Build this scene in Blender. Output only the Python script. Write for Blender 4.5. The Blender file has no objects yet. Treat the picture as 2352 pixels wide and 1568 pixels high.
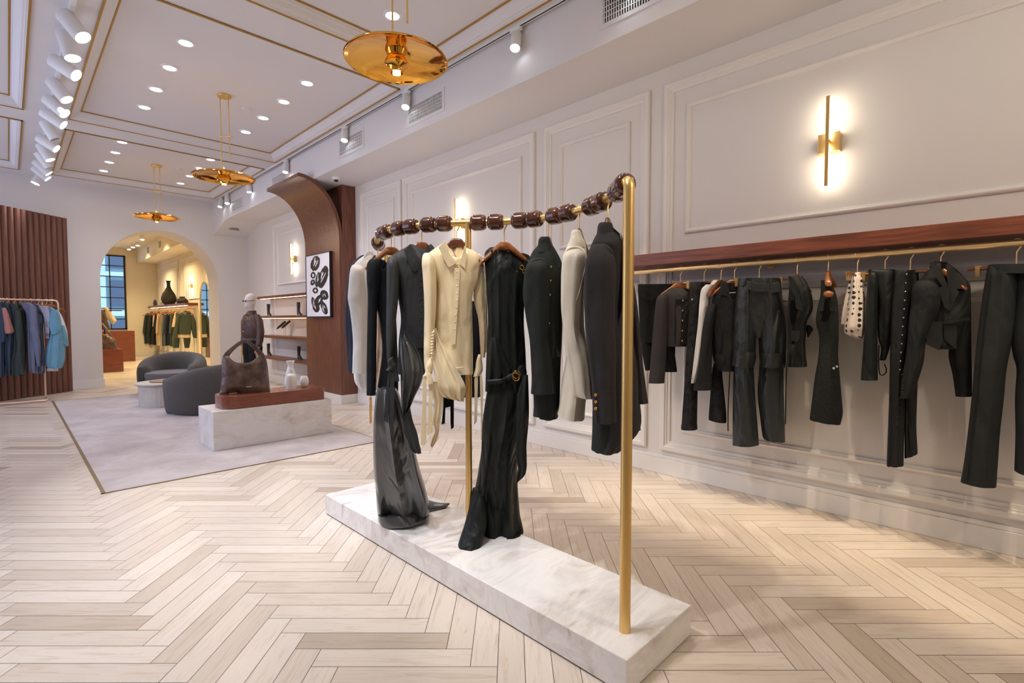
import bpy, math, random
from mathutils import Vector, Matrix
random.seed(7)
PI=math.pi
# ---------------------------------------------------------------- camera (16-18 mm view, eye height 1.35 m)
FP,CX,CY,H=1162.,1176.,784.,1.35
YAW=math.radians(44.87); PIT=math.atan(49/FP)
FW=Vector((math.sin(YAW)*math.cos(PIT),math.cos(YAW)*math.cos(PIT),-math.sin(PIT)))
RT=Vector((math.cos(YAW),-math.sin(YAW),0)); UP=RT.cross(FW)
CAM=Vector((0,0,H))
sc=bpy.context.scene
cd=bpy.data.cameras.new('camera'); cd.sensor_width=36; cd.lens=36*FP/2352; cd.clip_start=.05; cd.clip_end=200
cam=bpy.data.objects.new('camera',cd); sc.collection.objects.link(cam)
cam.matrix_world=Matrix.Translation(CAM)@Matrix((RT,UP,-FW)).transposed().to_4x4(); sc.camera=cam
# ---------------------------------------------------------------- sky outside and exposure
w=bpy.data.worlds.new('sky'); sc.world=w; w.use_nodes=True
bg=w.node_tree.nodes['Background']; bg.inputs[0].default_value=(.66,.72,1,1); bg.inputs[1].default_value=2.6
vs=sc.view_settings; vs.view_transform='Standard'; vs.look='None'; vs.gamma=1; vs.use_curve_mapping=False
vs.exposure=0.05
LK=1.0   # common scale of all lamps
def ray(px,py): return FW+RT*((px-CX)/FP)+UP*((CY-py)/FP)
def pz(px,py,z=0.): d=ray(px,py); return CAM+d*((z-H)/d.z)
def pX(px,py,X): d=ray(px,py); return CAM+d*(X/d.x)
def pY(px,py,Y): d=ray(px,py); return CAM+d*(Y/d.y)
# ---------------------------------------------------------------- lamps
def spot(name,loc,tgt,W,col=(1,.9,.78),ang=60,blend=.6,size=.04,parent=None):
    l=bpy.data.lights.new(name,'SPOT'); l.energy=W*LK; l.color=col; l.spot_size=math.radians(ang); l.spot_blend=blend; l.shadow_soft_size=size
    o=bpy.data.objects.new(name,l); sc.collection.objects.link(o)
    d=(Vector(tgt)-Vector(loc)).normalized(); o.matrix_world=Matrix.Translation(loc)@d.to_track_quat('-Z','Y').to_matrix().to_4x4()
    return o
def point(name,loc,W,col,size=.04):
    l=bpy.data.lights.new(name,'POINT'); l.energy=W*LK; l.color=col; l.shadow_soft_size=size
    o=bpy.data.objects.new(name,l); sc.collection.objects.link(o); o.location=loc; return o
DAY=(.86,.9,1.); WARM=(1,.76,.5); SOFT=(1,.88,.76)
# ---------------------------------------------------------------- materials
MT={}
def mat(name,col,rough=.5,metal=0,bump=0,bs=60,var=0,vs_=4,emit=0,sheen=0,coat=0,spec=.5,stretch=None,col2=None,alpha=None,bdist=.002,wr=0,ws=5):
    m=bpy.data.materials.new(name); m.use_nodes=True; N=m.node_tree.nodes; L=m.node_tree.links
    b=N['Principled BSDF']; b.inputs['Base Color'].default_value=(*col,1); b.inputs['Roughness'].default_value=rough
    b.inputs['Metallic'].default_value=metal; b.inputs['Specular IOR Level'].default_value=spec
    if sheen: b.inputs['Sheen Weight'].default_value=sheen; b.inputs['Sheen Roughness'].default_value=.5
    if coat: b.inputs['Coat Weight'].default_value=coat; b.inputs['Coat Roughness'].default_value=.08
    if emit: b.inputs['Emission Color'].default_value=(*col,1); b.inputs['Emission Strength'].default_value=emit
    if bump or var or wr:
        tc=N.new('ShaderNodeTexCoord'); mp=N.new('ShaderNodeMapping'); L.new(tc.outputs['Object'],mp.inputs[0])
        if stretch: mp.inputs['Scale'].default_value=stretch
    if bump:
        n=N.new('ShaderNodeTexNoise'); n.inputs['Scale'].default_value=bs; n.inputs['Detail'].default_value=3; L.new(mp.outputs[0],n.inputs['Vector'])
        bp=N.new('ShaderNodeBump'); bp.inputs['Strength'].default_value=bump; bp.inputs['Distance'].default_value=bdist
        L.new(n.outputs['Fac'],bp.inputs['Height']); L.new(bp.outputs[0],b.inputs['Normal'])
    if wr:
        m2=N.new('ShaderNodeMapping'); L.new(tc.outputs['Object'],m2.inputs[0]); m2.inputs['Scale'].default_value=(1,1,.42); m2.inputs['Rotation'].default_value=(.25,.2,0)
        n2=N.new('ShaderNodeTexNoise'); n2.inputs['Scale'].default_value=ws; n2.inputs['Detail'].default_value=2.5; n2.inputs['Distortion'].default_value=.9; L.new(m2.outputs[0],n2.inputs['Vector'])
        b2=N.new('ShaderNodeBump'); b2.inputs['Strength'].default_value=wr; b2.inputs['Distance'].default_value=.11; L.new(n2.outputs['Fac'],b2.inputs['Height'])
        if bump: L.new(b2.outputs[0],bp.inputs['Normal'])
        else: L.new(b2.outputs[0],b.inputs['Normal'])
    if var:
        n=N.new('ShaderNodeTexNoise'); n.inputs['Scale'].default_value=vs_; n.inputs['Detail'].default_value=5; L.new(mp.outputs[0],n.inputs['Vector'])
        r=N.new('ShaderNodeValToRGB'); c2=col2 or tuple(c*(1-var) for c in col)
        r.color_ramp.elements[0].position=.35; r.color_ramp.elements[1].position=.65
        r.color_ramp.elements[0].color=(*c2,1); r.color_ramp.elements[1].color=(*col,1)
        L.new(n.outputs['Fac'],r.inputs[0]); L.new(r.outputs[0],b.inputs['Base Color'])
    MT[name]=m; return m
mat('wall',(.72,.69,.665),.6); mat('wall_far',(.84,.77,.62),.6); mat('ceil',(.77,.75,.75),.65); mat('trimw',(.77,.74,.71),.45)
mat('rod_gold',(.90,.66,.34),.36,.75); mat('brass',(.78,.53,.20),.34,.9,.1,40); mat('edge_brass',(.26,.19,.10),.5,.6); mat('gold_line',(.46,.25,.05),.45,.25); mat('brass_pol',(.84,.43,.07),.07,1)
mat('bead',(.115,.032,.016),.14,0,0,0,.6,18,coat=.6,stretch=(1,1,.3)); mat('hang',(.36,.115,.03),.28,0,0,0,.35,30,coat=.3); mat('hangdk',(.17,.055,.025),.28,0,0,0,.35,30,coat=.3)
mat('walnut',(.20,.072,.040),.33,0,.08,120,.45,9,stretch=(6,6,.35)); mat('walnut_h',(.21,.062,.032),.35,0,.08,60,.5,7,stretch=(5,.5,8))
mat('cherry',(.22,.058,.030),.22,0,0,0,.3,9,stretch=(.5,7,7),coat=.3)
mat('flute',(.19,.078,.054),.5,0,.05,90,.4,8,stretch=(5,5,.3)); mat('black',(.012,.012,.013),.4); mat('plastic',(.85,.85,.85),.4); mat('dark',(.02,.02,.02),.6); mat('armhole_shade',(.004,.004,.0045),.95,spec=.05)
mat('led',(1,.86,.66),.5,emit=22); mat('led_shelf',(1,.62,.30),.5,emit=14); mat('bulb',(1,.82,.55),.5,emit=30); mat('lamp_face',(.93,.96,1),.5,emit=14)
mat('grille',(.16,.16,.16),.6); mat('grey_round',(.33,.32,.33),.7)
mat('boucle',(.088,.078,.075),.95,0,1.,170,.35,110,sheen=.2,bdist=.009); mat('seatc',(.11,.105,.115),.9,0,.6,150,sheen=.3,bdist=.004)
mat('tablew',(.56,.52,.47),.7,0,.1,80,.12,6); mat('tray',(.42,.27,.17),.45,0,0,0,.3,9,stretch=(1,8,8))
mat('vase',(.78,.78,.77),.45,0,.1,200,.06,60); mat('leather_br',(.15,.095,.078),.30,0,.35,26,.55,9,col2=(.045,.022,.017),bdist=.006,wr=0.5,ws=5)
mat('cream',(.86,.72,.47),.55,0,.08,30,sheen=.1,wr=0.35,ws=6); mat('ivory',(.72,.66,.54),.6,0,.15,300,sheen=.1,wr=0.3,ws=5); mat('whitec',(.72,.72,.72),.6,0,.1,300,sheen=.1,wr=0.35,ws=6)
mat('lining',(.80,.58,.45),.5,wr=0.4,ws=7); mat('ink',(.020,.021,.022),.7,0,.5,420,.45,450,wr=0.5,ws=6,spec=.22); mat('charc',(.048,.043,.047),.8,0,.6,420,.45,480,wr=0.32,ws=5,spec=.22)
mat('grn',(.030,.036,.033),.8,0,.6,420,.5,480,wr=0.38,ws=5,spec=.22); mat('greyd',(.042,.044,.048),.6,0,.2,300,wr=0.4,ws=6,spec=.22); mat('satin',(.13,.135,.145),.25,.65,.12,9,bdist=.01,wr=0.55,ws=4)
mat('knit',(.014,.016,.020),.85,0,.7,1,stretch=(260,260,20),wr=0.3,ws=6,spec=.22); mat('jersey',(.013,.016,.015),.5,0,.15,200,wr=0.6,ws=6,spec=.22)
mat('navy',(.020,.024,.045),.8,0,.2,400,wr=0.4,ws=5,spec=.22); mat('blackf',(.009,.009,.0095),.8,0,.3,400,wr=0.5,ws=6,spec=.22); mat('tweed',(.020,.023,.023),.9,0,1.,150,.5,160,bdist=.006,spec=.22)
mat('leather_bk',(.022,.026,.027),.33,0,.2,60,bdist=.002,wr=0.5,ws=6); mat('speck',(.026,.031,.032),.8,0,.3,500,.75,420,col2=(.012,.014,.016),wr=0.3,ws=5,spec=.22); mat('denim',(.020,.021,.024),.8,0,.3,500,.6,25,wr=0.6,ws=8,spec=.22)
mat('blue1',(.15,.36,.50),.8,wr=0.6,ws=6); mat('blue2',(.16,.18,.27),.8,0,.2,300,wr=0.6,ws=6); mat('blue3',(.035,.06,.10),.85,0,.2,300,wr=0.6,ws=7); mat('rose',(.46,.20,.17),.7,wr=0.5,ws=6); mat('lav',(.40,.40,.50),.8,wr=0.5,ws=6); mat('tealg',(.035,.05,.05),.85,0,.3,300,wr=0.6,ws=6); mat('brownf',(.20,.13,.12),.8)
mat('olive',(.055,.075,.052),.75,wr=0.5,ws=4); mat('oliveb',(.10,.15,.17),.75,wr=0.5,ws=4); mat('tan',(.72,.55,.36),.6,wr=0.5,ws=4); mat('skin',(.72,.40,.22),.5); mat('mann',(.72,.64,.60),.45)
mat('jacket_br',(.095,.048,.038),.4,0,.3,40,.4,12,bdist=.005,wr=0.5,ws=7); mat('boot',(.018,.020,.022),.2,0,.2,40); mat('boot_br',(.035,.018,.014),.7)
mat('mirror',(.85,.86,.82),.02,1); mat('rack_gold',(.78,.58,.46),.35,.6); mat('silver',(.8,.78,.72),.2,1); mat('gauze',(.80,.68,.60),.6); mat('stone_blk',(.03,.025,.022),.9,0,1.,25,bdist=.02)
mat('art_w',(.80,.78,.80),.6); mat('facade',(.19,.34,.38),.7); mat('facade_l',(.46,.70,.74),.6); mat('facade_d',(.07,.12,.17),.5)
m=bpy.data.materials.new('glass'); m.use_nodes=True; b=m.node_tree.nodes['Principled BSDF']; b.inputs['Transmission Weight'].default_value=1; b.inputs['Roughness'].default_value=0; b.inputs['IOR'].default_value=1.02; MT['glass']=m
def marble(name,base,vein,sc_=1.6,rot=.4):
    m=bpy.data.materials.new(name); m.use_nodes=True; N=m.node_tree.nodes; L=m.node_tree.links; b=N['Principled BSDF']; b.inputs['Roughness'].default_value=.22
    tc=N.new('ShaderNodeTexCoord'); mp=N.new('ShaderNodeMapping'); mp.inputs['Rotation'].default_value=(0,.15,rot); mp.inputs['Scale'].default_value=(1.3,3.2,2.6); L.new(tc.outputs['Object'],mp.inputs[0])
    n=N.new('ShaderNodeTexNoise'); n.inputs['Scale'].default_value=sc_; n.inputs['Detail'].default_value=9; n.inputs['Roughness'].default_value=.68; n.inputs['Distortion'].default_value=1.1; L.new(mp.outputs[0],n.inputs['Vector'])
    r=N.new('ShaderNodeValToRGB'); e=r.color_ramp.elements; e[0].position=.30; e[0].color=(*vein,1); e[1].position=.56; e[1].color=(*base,1)
    x=e.new(.42); x.color=tuple(v*.35+bb*.65 for v,bb in zip(vein,base))+(1,)
    x=e.new(.75); x.color=tuple(c*.90 for c in base)+(1,)
    L.new(n.outputs['Fac'],r.inputs[0]); L.new(r.outputs[0],b.inputs['Base Color']); MT[name]=m
marble('marble',(.86,.835,.81),(.47,.38,.32)); marble('marble2',(.76,.74,.745),(.52,.47,.42),2.2,1.2)
# floor board: per-board tone (attribute) and grain along the board (uv)
m=bpy.data.materials.new('oak'); m.use_nodes=True; N=m.node_tree.nodes; L=m.node_tree.links; b=N['Principled BSDF']; b.inputs['Roughness'].default_value=.33
uv=N.new('ShaderNodeUVMap'); uv.uv_map='uv'; mp=N.new('ShaderNodeMapping'); mp.inputs['Scale'].default_value=(2.2,26,1); L.new(uv.outputs[0],mp.inputs[0])
n=N.new('ShaderNodeTexNoise'); n.inputs['Scale'].default_value=1.6; n.inputs['Detail'].default_value=7; n.inputs['Roughness'].default_value=.6; n.inputs['Distortion'].default_value=1.6; L.new(mp.outputs[0],n.inputs['Vector'])
at=N.new('ShaderNodeAttribute'); at.attribute_name='tone'
r=N.new('ShaderNodeValToRGB'); e=r.color_ramp.elements; e[0].position=.34; e[0].color=(.78,.72,.66,1); e[1].position=.50; e[1].color=(1,1,1,1); L.new(n.outputs['Fac'],r.inputs[0])
r2=N.new('ShaderNodeValToRGB'); e=r2.color_ramp.elements; e[0].position=0; e[0].color=(.43,.34,.26,1); e[1].position=1; e[1].color=(.72,.635,.55,1); x=e.new(.22); x.color=(.63,.54,.455,1); L.new(at.outputs['Fac'],r2.inputs[0])
mx=N.new('ShaderNodeMix'); mx.data_type='RGBA'; mx.blend_type='MULTIPLY'; mx.inputs['Factor'].default_value=.6; L.new(r2.outputs[0],mx.inputs[6]); L.new(r.outputs[0],mx.inputs[7]); L.new(mx.outputs[2],b.inputs['Base Color'])
MT['oak']=m
# rug: soft mottled pile
m=bpy.data.materials.new('rug'); m.use_nodes=True; N=m.node_tree.nodes; L=m.node_tree.links; b=N['Principled BSDF']; b.inputs['Roughness'].default_value=.95; b.inputs['Sheen Weight'].default_value=.4
tc=N.new('ShaderNodeTexCoord'); n=N.new('ShaderNodeTexNoise'); n.inputs['Scale'].default_value=2.3; n.inputs['Detail'].default_value=9; n.inputs['Roughness'].default_value=.66; n.inputs['Distortion'].default_value=.5; L.new(tc.outputs['Object'],n.inputs['Vector'])
r=N.new('ShaderNodeValToRGB'); e=r.color_ramp.elements; e[0].position=.36; e[0].color=(.36,.305,.295,1); e[1].position=.62; e[1].color=(.52,.455,.44,1); L.new(n.outputs['Fac'],r.inputs[0]); L.new(r.outputs[0],b.inputs['Base Color'])
n=N.new('ShaderNodeTexNoise'); n.inputs['Scale'].default_value=220; L.new(tc.outputs['Object'],n.inputs['Vector']); bp=N.new('ShaderNodeBump'); bp.inputs['Strength'].default_value=.5; bp.inputs['Distance'].default_value=.004; L.new(n.outputs['Fac'],bp.inputs['Height']); L.new(bp.outputs[0],b.inputs['Normal'])
MT['rug']=m
# polka dots
m=bpy.data.materials.new('polka'); m.use_nodes=True; N=m.node_tree.nodes; L=m.node_tree.links; b=N['Principled BSDF']; b.inputs['Roughness'].default_value=.7
tc=N.new('ShaderNodeTexCoord'); v=N.new('ShaderNodeTexVoronoi'); v.inputs['Scale'].default_value=29; v.inputs['Randomness'].default_value=.2; L.new(tc.outputs['Object'],v.inputs['Vector'])
r=N.new('ShaderNodeValToRGB'); r.color_ramp.interpolation='CONSTANT'; e=r.color_ramp.elements; e[0].position=0; e[0].color=(.015,.013,.012,1); e[1].position=.33; e[1].color=(.80,.70,.62,1); L.new(v.outputs['Distance'],r.inputs[0]); L.new(r.outputs[0],b.inputs['Base Color']); MT['polka']=m
# ---------------------------------------------------------------- mesh helpers
def cr(pts,n=6):
    """Catmull-Rom through tuples"""
    out=[]; P=[pts[0]]+list(pts)+[pts[-1]]
    for i in range(1,len(P)-2):
        for k in range(n):
            t=k/n; a,b,c,d=P[i-1],P[i],P[i+1],P[i+2]
            out.append(tuple(.5*((2*b[j])+(-a[j]+c[j])*t+(2*a[j]-5*b[j]+4*c[j]-d[j])*t*t+(-a[j]+3*b[j]-3*c[j]+d[j])*t**3) for j in range(len(b))))
    out.append(tuple(pts[-1])); return out
class M:
    def __init__(s): s.v=[]; s.f=[]; s.m=[]; s.k=0
    def _f(s,f): s.f.append(f); s.m.append(s.k)
    def box(s,x0,y0,z0,x1,y1,z1):
        if x0>x1:x0,x1=x1,x0
        if y0>y1:y0,y1=y1,y0
        if z0>z1:z0,z1=z1,z0
        o=len(s.v); s.v+=[Vector(p) for p in [(x0,y0,z0),(x1,y0,z0),(x1,y1,z0),(x0,y1,z0),(x0,y0,z1),(x1,y0,z1),(x1,y1,z1),(x0,y1,z1)]]
        for f in [(0,3,2,1),(4,5,6,7),(0,1,5,4),(1,2,6,5),(2,3,7,6),(3,0,4,7)]: s._f(tuple(o+i for i in f))
        return s
    def quad(s,*p):
        o=len(s.v); s.v+=[Vector(q) for q in p]; s._f(tuple(range(o,o+len(p)))); return s
    def loft(s,rings,cap0=True,cap1=True,closed=True):
        o=len(s.v); n=len(rings[0])
        for r in rings: s.v+=[Vector(p) for p in r]
        for i in range(len(rings)-1):
            for j in range(n if closed else n-1):
                k=(j+1)%n; s._f((o+i*n+j,o+i*n+k,o+(i+1)*n+k,o+(i+1)*n+j))
        if cap0: s._f(tuple(o+j for j in reversed(range(n))))
        if cap1: s._f(tuple(o+(len(rings)-1)*n+j for j in range(n)))
        return s
    def tube(s,path,r,seg=10,caps=True,flat=1.,up=None):
        P=[Vector(p) for p in path]; R=list(r)+[r[-1]]*len(P) if isinstance(r,(list,tuple)) else [r]*len(P)
        rings=[]; pn=None
        for i,p in enumerate(P):
            t=(P[min(i+1,len(P)-1)]-P[max(i-1,0)]).normalized()
            if pn is None:
                a=Vector(up) if up else (Vector((0,0,1)) if abs(t.z)<.9 else Vector((1,0,0)))
                pn=(a-t*a.dot(t)).normalized()
            else:
                pn=(pn-t*pn.dot(t)).normalized()
            q=t.cross(pn)
            rings.append([p+pn*R[i]*math.cos(2*PI*j/seg)+q*R[i]*flat*math.sin(2*PI*j/seg) for j in range(seg)])
        return s.loft(rings,caps,caps)
    def lathe(s,prof,c,seg=32,ax=None,cap0=False,cap1=False):
        c=Vector(c); q=Vector(ax).normalized().to_track_quat('Z','Y').to_matrix() if ax is not None else Matrix.Identity(3)
        return s.loft([[c+q@Vector((r*math.cos(2*PI*j/seg),r*math.sin(2*PI*j/seg),z)) for j in range(seg)] for r,z in prof],cap0,cap1)
    def ball(s,c,rx,ry,rz,seg=16,rings=8,q=None):
        c=Vector(c); q=q or Matrix.Identity(3); R=[]
        for i in range(rings+1):
            a=-PI/2+PI*i/rings; ca=max(math.cos(a),.02)
            R.append([c+q@Vector((rx*ca*math.cos(2*PI*j/seg),ry*ca*math.sin(2*PI*j/seg),rz*math.sin(a))) for j in range(seg)])
        return s.loft(R)
    def prism(s,poly,off):
        off=Vector(off); n=len(poly); o=len(s.v); s.v+=[Vector(p) for p in poly]+[Vector(p)+off for p in poly]
        s._f(tuple(o+i for i in reversed(range(n)))); s._f(tuple(o+n+i for i in range(n)))
        for i in range(n): k=(i+1)%n; s._f((o+i,o+k,o+n+k,o+n+i))
        return s
    def torus(s,c,R,r,nrm,seg=24,rs=8):
        c=Vector(c); q=Vector(nrm).normalized().to_track_quat('Z','Y').to_matrix(); rings=[]
        for i in range(seg+1):
            a=2*PI*i/seg; rings.append([c+q@Vector(((R+r*math.cos(2*PI*j/rs))*math.cos(a),(R+r*math.cos(2*PI*j/rs))*math.sin(a),r*math.sin(2*PI*j/rs))) for j in range(rs)])
        return s.loft(rings,False,False)
def wloc(p):
    v=Vector((0,0,0))
    while p: v+=p.location; p=p.parent
    return v
def obj(name,mb,ma,parent=None,smooth=False,bevel=0,label=None,kind=None,wn=False):
    if parent is None:
        xs=[v.x for v in mb.v]; ys=[v.y for v in mb.v]; zs=[v.z for v in mb.v]
        loc=Vector(((min(xs)+max(xs))/2,(min(ys)+max(ys))/2,min(zs)))
    else: loc=Vector((0,0,0))
    off=loc if parent is None else wloc(parent)
    me=bpy.data.meshes.new(name); me.from_pydata([v-off for v in mb.v],[],mb.f); me.update()
    for q in (ma if isinstance(ma,(list,tuple)) else [ma]): me.materials.append(MT[q])
    for p,k in zip(me.polygons,mb.m): p.material_index=k; p.use_smooth=smooth
    if smooth:
        try: me.set_sharp_from_angle(angle=math.radians(50))
        except Exception: pass
    o=bpy.data.objects.new(name,me); sc.collection.objects.link(o); o.location=loc
    if parent: o.parent=parent
    if bevel:
        b=o.modifiers.new('bevel','BEVEL'); b.width=bevel; b.segments=3; b.limit_method='ANGLE'; b.angle_limit=.6
    if label: o['label']=label
    if kind: o['kind']=kind
    return o
def tag(o,label,cat,group=None,kind=None):
    o['label']=label; o['category']=cat
    if group: o['group']=group
    if kind: o['kind']=kind
    return o
def root(name,loc,label,cat,group=None):
    o=bpy.data.objects.new(name,None); sc.collection.objects.link(o); o.location=Vector(loc); o.empty_display_size=.05
    return tag(o,label,cat,group)
def sroot(name,loc=(0,0,0)):
    o=bpy.data.objects.new(name,None); sc.collection.objects.link(o); o.location=Vector(loc); o['kind']='structure'; return o
def struct(name,mb,ma,parent=None,**k): return obj(name,mb,ma,parent,kind=None if parent else 'structure',**k)
ORD=['first','second','third','fourth','fifth','sixth','seventh','eighth','ninth','tenth','eleventh','twelfth','thirteenth','fourteenth']
# ================================================================= ROOM SHELL
XW,YA,ZC,XS,ZS=4.06,13.0,4.0,3.37,3.507     # right wall, arch wall, ceiling, soffit face, soffit underside
# floor: herringbone oak boards laid at 45 degrees to the walls
Lb,Wb,gp=.6215,.1068,.0012
r2d=Vector((math.cos(YAW),-math.sin(YAW))); f2d=Vector((math.sin(YAW),math.cos(YAW)))
O2=r2d*.9925+f2d*2.627
fb=M(); tones=[]; uvs=[]
def board(r0,f0,r1,f1,hor):
    c=O2+r2d*((r0+r1)/2)+f2d*((f0+f1)/2)
    if not(-1.6<c.x<4.5 and -2.6<c.y<25): return
    ps=[O2+r2d*a+f2d*b_ for a,b_ in [(r0+gp,f0+gp),(r1-gp,f0+gp),(r1-gp,f1-gp),(r0+gp,f1-gp)]]
    if min(p.x for p in ps)>4.3: return
    fb.quad(*[(p.x,p.y,0) for p in ps]); tones.append(random.random()**.8)
    ou,ov=random.random()*50,random.random()*50
    uvs.append([(ou,ov),(ou+Lb,ov),(ou+Lb,ov+Wb),(ou,ov+Wb)] if hor else [(ou,ov+Wb),(ou,ov),(ou+Lb,ov),(ou+Lb,ov+Wb)])
for j in range(-16,34):
    for i in range(-170,171):
        a=i*Wb+j*Lb; c=-i*Wb+j*Lb
        if abs(a)>22: continue
        board(a,c,a+Lb,c+Wb,True); board(a,c-Lb,a+Wb,c,False)
fl=struct('floor',fb,'oak'); me=fl.data
ul=me.uv_layers.new(name='uv'); ta=me.attributes.new('tone','FLOAT','FACE')
for p,t,u in zip(me.polygons,tones,uvs):
    ta.data[p.index].value=t
    for li,q in zip(p.loop_indices,u): ul.data[li].uv=q
struct('floor_base',M().box(-3.4,-3.2,-.06,4.6,25.5,-.0022),'dark')
if 1: fl.location.z=0.
# rug inset with a brass edging
rg=root('rug',(1.7,8.1,0),'large mauve grey rug with a thin brass edge under plinth and armchairs','rug')
obj('pile',M().box(.50,5.0,.0005,2.92,11.3,.006),'rug',rg)
mb=M().box(.478,4.992,.0,.50,11.32,.0075).box(.47,4.992,0,2.928,5.0,.0072).box(2.92,4.992,0,2.928,11.32,.0072).box(.47,11.3,0,2.935,11.32,.0075)
obj('brass_edge',mb,'edge_brass',rg,label='thin brass edging strip')
# ceiling with three pairs of recessed trays
TR=[(x0,x1,y0,y1) for x0,x1 in ((.64,3.26),(-2.5,.215)) for y0,y1 in ((.76,4.59),(5.10,8.92),(9.43,12.5))]
xs=[-3.2,-2.5,.215,.64,3.26,4.2]; ys=[-3,.76,4.59,5.10,8.92,9.43,12.5,13.0]
mb=M()
for i in range(len(xs)-1):
    for j in range(len(ys)-1):
        if any(abs(xs[i]-t[0])<.01 and abs(ys[j]-t[2])<.01 for t in TR): continue
        mb.box(xs[i],ys[j],ZC,xs[i+1],ys[j+1],ZC+.2)
ceil=struct('ceiling',mb,'ceil')
prof=[(0,-.012),(.012,-.012),(.016,0),(.03,.002),(.034,.014),(.05,.018),(.062,.03),(.08,.058),(.096,.072),(.10,.084),(.115,.086),(.12,.1)]
for n_,(x0,x1,y0,y1) in enumerate(TR):
    t=sroot('trim_%d'%(n_+1),((x0+x1)/2,(y0+y1)/2,ZC))
    mb=M(); rings=[[(x0+d,y0+d,ZC+z),(x1-d,y0+d,ZC+z),(x1-d,y1-d,ZC+z),(x0+d,y1-d,ZC+z)] for d,z in prof]; mb.loft(rings,False,False)
    obj('cove_moulding',mb,'ceil',t)
    obj('tray_panel',M().box(x0,y0,ZC+.1,x1,y1,ZC+.12),'ceil',t)
    for d,z0,z1,ww in ((-.004,ZC-.014,ZC-.005,.018),(.118,ZC+.088,ZC+.099,.014)):
        a,b_,c,e_=x0+d,y0+d,x1-d,y1-d
        mb=M().box(a,b_,z0,c,b_+ww,z1).box(a,e_-ww,z0,c,e_,z1).box(a,b_,z0,a+ww,e_,z1).box(c-ww,b_,z0,c,e_,z1)
        obj('gilt_strip',mb,'gold_line',t)
# soffit running along the right wall, dropping by the arch wall
mb=M(); P2=[(-3,ZS),(12.05,ZS),(12.97,3.285),(13,3.285),(13,ZC),(-3,ZC)]
mb.prism([(XS,y,z) for y,z in P2],(XW+.1-XS,0,0)); struct('soffit',mb,'ceil')
# right wall
wr=struct('wall_right',M().box(XW,-3,-.05,XW+.15,13.0,ZC),'wall')
def ring(mb,y0,y1,z0,z1,prof,x=XW,s=-1):
    """rectangular moulding ring on a plane x; prof=(inset, thickness)"""
    mb.loft([[(x+s*h,y0+d,z0+d),(x+s*h,y1-d,z0+d),(x+s*h,y1-d,z1-d),(x+s*h,y0+d,z1-d)] for d,h in prof],False,False)
PO=[(0,0),(0,.022),(.012,.032),(.04,.032),(.05,.022),(.058,.022),(.064,.014),(.085,.012),(.09,0)]
PI_=[(0,0),(0,.01),(.008,.020),(.018,.024),(.028,.016),(.036,.014),(.042,0)]
for (y0,y1) in ((7.66-.16,6.32),(6.27,3.72),(3.58,2.35),(2.21,-2.6),(11.26,9.02)):
    y0,y1=min(y0,y1),max(y0,y1); mb=M()
    ring(mb,y0,y1,.21,3.36,PO); ring(mb,y0+.2,y1-.2,2.075,3.15,PI_)
    if y0<3 and y0<0 or y0>8: pass
    if y0<8:
        ring(mb,y0+.2,y1-.2,.39,1.50,PI_)
        ring(mb,y0+.09,y1-.09,1.585,1.70,[(0,0),(0,.012),(.015,.02),(.03,.02),(.045,.008),(.055,.008)])
    obj('panel_moulding',mb,'trimw',wr)
def base(name,segs,h=.165):
    mb=M()
    for (x0,y0,x1,y1) in segs:
        mb.box(x0,y0,0,x1,y1,h-.03); 
        dx,dy=(x1-x0),(y1-y0)
        if dx<dy: mb.box(x0+dx*.3,y0,h-.03,x1,y1,h)
        else: mb.box(x0,y0+dy*.3,h-.03,x1,y1,h)
    struct(name,mb,'trimw',bevel=.004)
base('baseboard_right',[(XW-.025,-3,XW,7.66),(XW-.025,8.98,XW,12.975)])
# arch wall with round-headed opening
AX0,AX1,AZ,YB=1.33,3.45,2.2,13.85; AC=(AX0+AX1)/2; AR=(AX1-AX0)/2
arc=[(AC-AR*math.cos(PI*k/48),AZ+AR*math.sin(PI*k/48)) for k in range(49)]
mb=M(); mb.box(-3.3,YA,-.05,AX0,YB,ZC+.2).box(AX1,YA,-.05,4.3,YB,ZC+.2)
for (xa,za),(xb,zb) in zip(arc[:-1],arc[1:]):
    mb.quad((xa,YA,za),(xb,YA,zb),(xb,YA,ZC+.2),(xa,YA,ZC+.2)); mb.quad((xa,YB,za),(xa,YB,ZC+.2),(xb,YB,ZC+.2),(xb,YB,zb)); mb.quad((xa,YA,za),(xa,YB,za),(xb,YB,zb),(xb,YA,zb))
struct('wall_back',mb,'wall')
base('baseboard_back',[(-3.2,YA-.02,AX0+.02,YA),(AX1-.02,YA-.02,XW,YA)])
base('baseboard_arch',[(AX0-.001,YA,AX0+.02,YB),(AX1-.02,YA,AX1+.001,YB)])
# unseen sides: street front behind the camera and glazed left side
struct('wall_front',M().box(-3.3,-3.15,0,4.2,-3,ZC),'wall')
mb=M().box(-3.3,-3,0,-3.15,13,.45).box(-3.3,-3,3.5,-3.15,13,ZC)
mb.box(-3.3,-3,.45,-3.15,4.8,3.5)
for y in (8.2,12.6): mb.box(-3.3,y,.45,-3.15,y+.4,3.5)
struct('wall_left',mb,'wall')
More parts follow.
